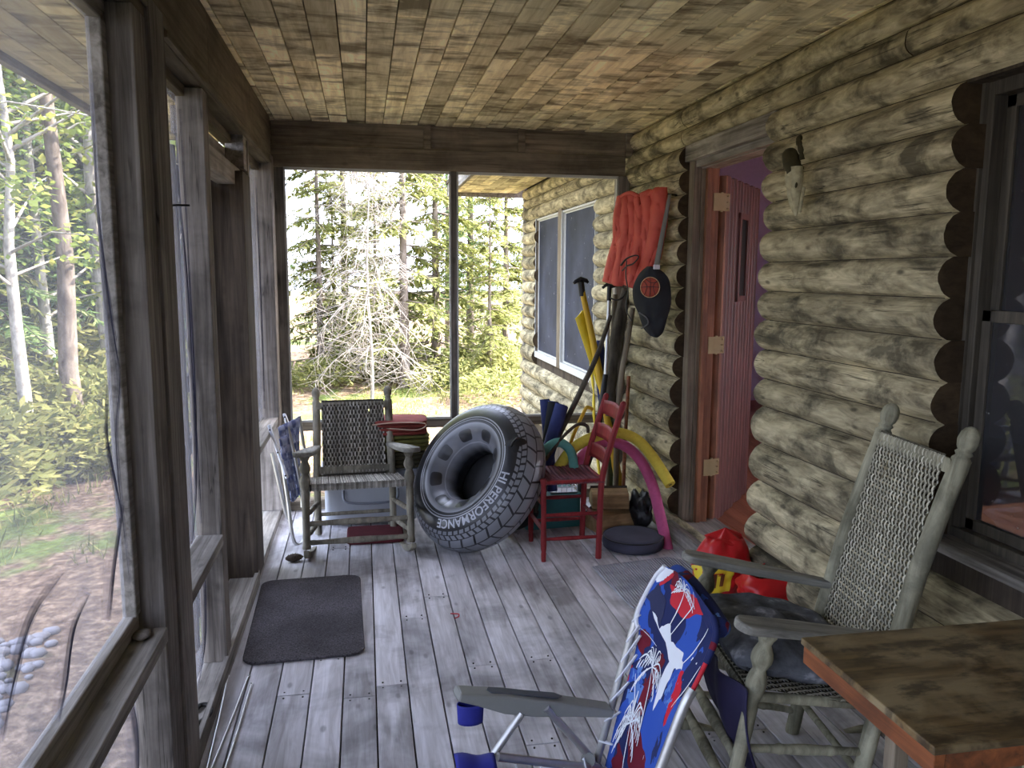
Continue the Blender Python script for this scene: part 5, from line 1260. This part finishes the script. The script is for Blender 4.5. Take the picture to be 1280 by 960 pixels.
# small things under and behind the red chair
def pbox(name, c0, w_, d_, h_, mat, label, cat, rz=0, rim=True):
    root = empty(name, c0, rz); tag(root, label, cat); m = MB()
    m.prism(rrect(-w_/2,-d_/2,w_/2,d_/2,.015), h_, None, .5, .006); m.build('box_body', mat, root)
    if rim: m = MB(); m.prism(rrect(-w_/2-.008,-d_/2-.008,w_/2+.008,d_/2+.008,.02), .014, Matrix.Translation((0,0,h_)), .5, .004); m.build('box_lid', mat, root)
    return root
M['teal'] = plain('teal_plastic', lin(36,92,92), .5); M['orangep'] = plain('orange_red_plastic', lin(196,82,52), .6)
pbox('storage_tub', (1.08,4.62,.0), .34, .24, .19, M['teal'], 'teal plastic storage tub on the floor behind the red chair', 'storage box', .1)
pbox('toy_box', (.98,4.60,.207), .09, .12, .17, M['orangep'], 'small orange red box standing on the teal tub behind the red chair', 'box', .15)
m = MB(); W_ = V((1.16,4.58,.208))
for k in range(6):
    m.box(W_+V((-.08+.032*k-.002,-.05,0)), W_+V((-.08+.032*k+.002,-.046,.10)))
    m.box(W_+V((-.08+.032*k-.002,.05,0)), W_+V((-.08+.032*k+.002,.054,.10)))
for k in range(4):
    z = .0+.032*k; m.box(W_+V((-.082,-.052,z)), W_+V((.082,-.048,z+.006))); m.box(W_+V((-.082,.05,z)), W_+V((.082,.055,z+.006))); m.box(W_+V((-.082,-.05,z)), W_+V((-.078,.055,z+.006))); m.box(W_+V((.078,-.05,z)), W_+V((.082,.055,z+.006)))
m.box(W_+V((-.082,-.052,0)), W_+V((.082,.055,.003)))
o = m.build('wire_basket', M['whiteplastic']); tag(o, 'small white grid basket standing on the teal tub', 'basket')
def heap(name, c0, sx, sy, sz, mat, label, cat, seed, nz=.35):
    bm = bmesh.new(); bmesh.ops.create_icosphere(bm, subdivisions=4, radius=1)
    for v in bm.verts:
        k = 1+nz*noise.noise(v.co*1.6+V((seed,0,0)))+nz*.4*noise.noise(v.co*4+V((seed,3,0)))
        v.co = V((v.co.x*sx*k, v.co.y*sy*k, max(0, (v.co.z*.5+.5))*sz*k))
    m = MB(); m.bm(bm, .5, True); o = m.build(name, mat); o.location = c0; tag(o, label, cat); return o
heap('cloth_heap', (.86,4.52,0), .13,.10,.30, M['blackcloth'], 'dark heap of cloth on the floor between the tube and the teal tub', 'cloth', 3)
heap('rubber_boot', (1.60,4.42,0), .06,.12,.22, M['black'], 'dark crumpled rubber boot on the floor behind the pink noodle', 'boot', 5)
# split firewood blocks
M['fire'] = wood('split_firewood', lin(120,96,66), lin(176,148,108), 0, 30, .1, .4, lin(70,54,40), 0, .9, .3, .15, 6); M['bark3'] = wood('firewood_bark', lin(52,46,42), lin(92,84,76), 0, 20, .2, .4, lin(34,30,28), 0, .95, .8, .1, 5)
for c0, rz, sc_, lab in (((1.44,4.44,.0),.25,1.05,'split firewood block on the floor behind the round black cushion, lower of the two'),((1.42,4.46,.135),-.15,.85,'split firewood block lying on top of the lower block behind the red chair')):
    root = empty('firewood_block', c0, rz); tag(root, lab, 'firewood'); m = MB(); s_ = sc_
    poly = [(-.08*s_,0),(.09*s_,.0),(.10*s_,.07*s_),(.03*s_,.125*s_),(-.06*s_,.10*s_)]
    m.prism(poly, .26*s_, Matrix.Translation((-.13*s_,0,0)) @ Matrix(((0,0,1,0),(1,0,0,0),(0,1,0,0),(0,0,0,1))), .5, .006); m.build('split_wood', M['fire'], root)
    m = MB(); m.prism([(.092*s_,.002),(.105*s_,.0),(.116*s_,.075*s_),(.034*s_,.140*s_),(.028*s_,.128*s_),(.103*s_,.07*s_)], .26*s_, Matrix.Translation((-.13*s_,0,0)) @ Matrix(((0,0,1,0),(1,0,0,0),(0,1,0,0),(0,0,0,1))), .5, .002); m.build('bark_side', M['bark3'], root)
# round black cushion
rcs = empty('round_cushion', (1.455,4.12,.0)); tag(rcs, 'round dark cushion lying on the floor between the red chair and the pink noodle', 'cushion')
m = MB(); m.lathe((0,0,.002), (0,0,.072), [(0,.145),(.08,.166),(.35,.172),(.7,.170),(.93,.160),(1,.14),(.97,.07),(.95,.005)], 40); m.build('cushion_body', plain('dark_blue_grey_cloth', lin(62,62,76), .9, nz=.4, ns=12), rcs)
m = MB(); m.tube([V((.165*cos(2*pi*k/48), .165*sin(2*pi*k/48), .064)) for k in range(49)], .005, 6, cap=False); m.build('piping', M['black'], rcs)
# red shopping bags against the wall
M['redbag'] = plain('red_plastic_film', lin(190,28,34), .35, nz=.3, ns=10, bstr=.4); M['yellab'] = plain('yellow_label_print', lin(222,198,48), .4, nz=.1)
def bagmesh(c0, sx, sy, sz, seed, openr, name, label, lean=0):
    root = empty(name, c0); tag(root, label, 'bag'); m = MB()
    def fn(u, v):
        a = 2*pi*u; e = 2.6; ca, sa = cos(a), sin(a); r1 = (abs(ca)**e+abs(sa)**e)**(-1/e)
        pr = (.55+.9*v-.45*v*v) if v < .55 else (.98-.25*((v-.55)/.45)**2*(1.6 if not openr else .6))
        k = 1+.20*noise.noise(V((ca*1.5+seed, sa*1.5, v*3)))+.13*noise.noise(V((ca*4, sa*4+seed, v*8)))
        if v >= .999 and openr: k *= .96
        return V((ca*r1*sx*pr*k+lean*v*sz, sa*r1*sy*pr*k, sz*v*(1+.03*noise.noise(V((ca*2,sa*2,seed))))))
    m.grid(fn, 48, 26, closeu=True); m.build('bag_film', M['redbag'], root, solid=.002)
    if not openr:
        m = MB(); top = V((lean*sz, 0, sz*.97)); m.grid(lambda u, v: top+V((cos(2*pi*u)*sx*.62*(1-v)*(1+.2*sin(6*pi*u)), sin(2*pi*u)*sy*.62*(1-v)*(1+.2*sin(6*pi*u)), .05*v+.012*sin(10*pi*u)*(1-v))), 40, 6, closeu=True); m.build('bag_knot', M['redbag'], root)
    return root, fn
r1_, f1 = bagmesh((1.56,3.27,.012), .13, .10, .32, 2.2, False, 'shopping_bag', 'tall red plastic bag with yellow label against the log wall behind the rocking chair', .1)
lab1 = MB()
def lfn(u, v):
    uu = .50+.26*u; vv = .18+.42*v+.12*u; p = f1(uu, min(.98,vv)); d_ = V((p.x, p.y, 0)).normalized(); return p+d_*.006
lab1.grid(lfn, 18, 14); lb1 = lab1.build('label', M['yellab'], r1_)
for (u0, v0, w_, h_), mt_ in (((.12,.25,.22,.30),'black'),((.18,.32,.10,.14),'whiteplastic'),((.5,.62,.3,.12),'redbag'),((.45,.22,.08,.5),'tedge'),((.6,.2,.08,.5),'tedge'),((.75,.25,.08,.45),'tedge')):
    m = MB(); m.grid(lambda u, v: lfn(u0+w_*(u), v0+h_*v)+V((lfn(u0,v0).x, lfn(u0,v0).y, 0)).normalized()*.002, 6, 5); m.build('label_print', M[mt_], lb1)
r2_, f2 = bagmesh((1.72,3.05,.0), .15, .13, .24, 6.4, True, 'shopping_bag', 'crumpled open red plastic bag lying against the log wall behind the rocking chair', 0)
m = MB()
for k in range(26):
    R_ = random.Random(k); p = V((R_.uniform(-.08,.08), R_.uniform(-.07,.07), .13+R_.uniform(0,.04))); bm = bmesh.new(); bmesh.ops.create_icosphere(bm, subdivisions=1, radius=.022)
    for v in bm.verts: v.co = v.co*R_.uniform(.7,1.2)+p
    m.bm(bm, .5, True)
m.build('dark_contents', M['iron'], r2_)
m = MB(); R_ = random.Random(4)
m.grid(lambda u, v: V((1.69+.05*u, 3.36-.13*v+.02*sin(u*5), .02+.16*u+.03*noise.noise(V((u*4,v*4,1))))), 10, 10); o = m.build('crumpled_paper', M['whiteplastic'], solid=.001); tag(o, 'crumpled white paper between the red bags and the log wall', 'paper')
# animal skull on the wall
sk = empty('animal_skull', (1.70,2.93,1.87)); tag(sk, 'weathered small animal skull hanging on the log wall beside the door', 'skull')
M['bone'] = plain('weathered_bone', lin(178,170,138), .8, nz=.6, ns=50, bstr=.6); M['boned'] = plain('dark_mossy_bone', lin(66,60,38), .9, nz=.4, ns=40)
m = MB(); Q = [(.0,-.135,.006),(.0,-.115,.016),(-.008,-.08,.026),(-.012,-.03,.036),(-.014,.02,.042),(-.012,.05,.038)]
def skf(u, v):
    a = 2*pi*u; k = v*(len(Q)-1); i = min(int(k), len(Q)-2); f = k-i; x, z, r_ = (Q[i][j]*(1-f)+Q[i+1][j]*f for j in range(3))
    r_ *= 1+.14*noise.noise(V((cos(a)*2,sin(a)*2,v*6))); groove = -.010*math.exp(-((a-pi)/.35)**2)*(.3 < v < .8)
    return V((x-.036+cos(a)*(r_*.75+groove), sin(a)*r_, z))
m.grid(skf, 30, 26, closeu=True); m.build('cranium', M['bone'], sk)
for s_ in (-1, 1):
    m = MB(); bm = bmesh.new(); bmesh.ops.create_icosphere(bm, subdivisions=2, radius=.014)
    for v in bm.verts: v.co = V((v.co.x*.5-.058, v.co.y+s_*.024, v.co.z*1.1-.02))
    m.bm(bm, .5, True); m.build('eye_socket', M['boned'], sk)
m = MB(); m.tube(arc([(-.045,.0,.035),(-.055,.015,.07),(-.045,.035,.10),(-.025,.04,.115)], 5), [.034,.033,.031,.030]*3+[.026,.020,.012,.006], 14, wob=.3); m.build('neck_stub', M['boned'], sk)
m = MB(); m.tube(arc([(-.02,.0,.08),(-.03,-.0,.12),(-.02,.035,.155),(-.005,.05,.175)], 5), [.012,.011,.010,.008]*4, 8, wob=.3); m.build('horn_stub', M['boned'], sk)
m = MB(); m.tube(arc([(-.03,-.02,-.12),(-.035,-.035,-.09),(-.03,-.04,-.03)], 4), .007, 8); m.tube(arc([(-.03,.02,-.12),(-.035,.035,-.08),(-.03,.04,-.03)], 4), .007, 8); m.build('jaw', M['bone'], sk)
m = MB(); a = P(219,256,2.41); m.tube([V((XO+.0,2.425,a.z)), V((XL+.05,2.445,a.z+.002))], .003, 6); o = m.build('nail', M['iron']); tag(o, 'bent iron nail sticking out of the doubled post', 'nail')
# hook that the vest and bag hang from
m = MB(); m.tube([V((1.76,4.40,1.955)), V((1.67,4.38,1.96)), V((1.66,4.38,1.98))], .005, 6); o = m.build('wall_hook', M['iron']); tag(o, 'iron hook in the log wall holding the life vest and bag', 'hook')
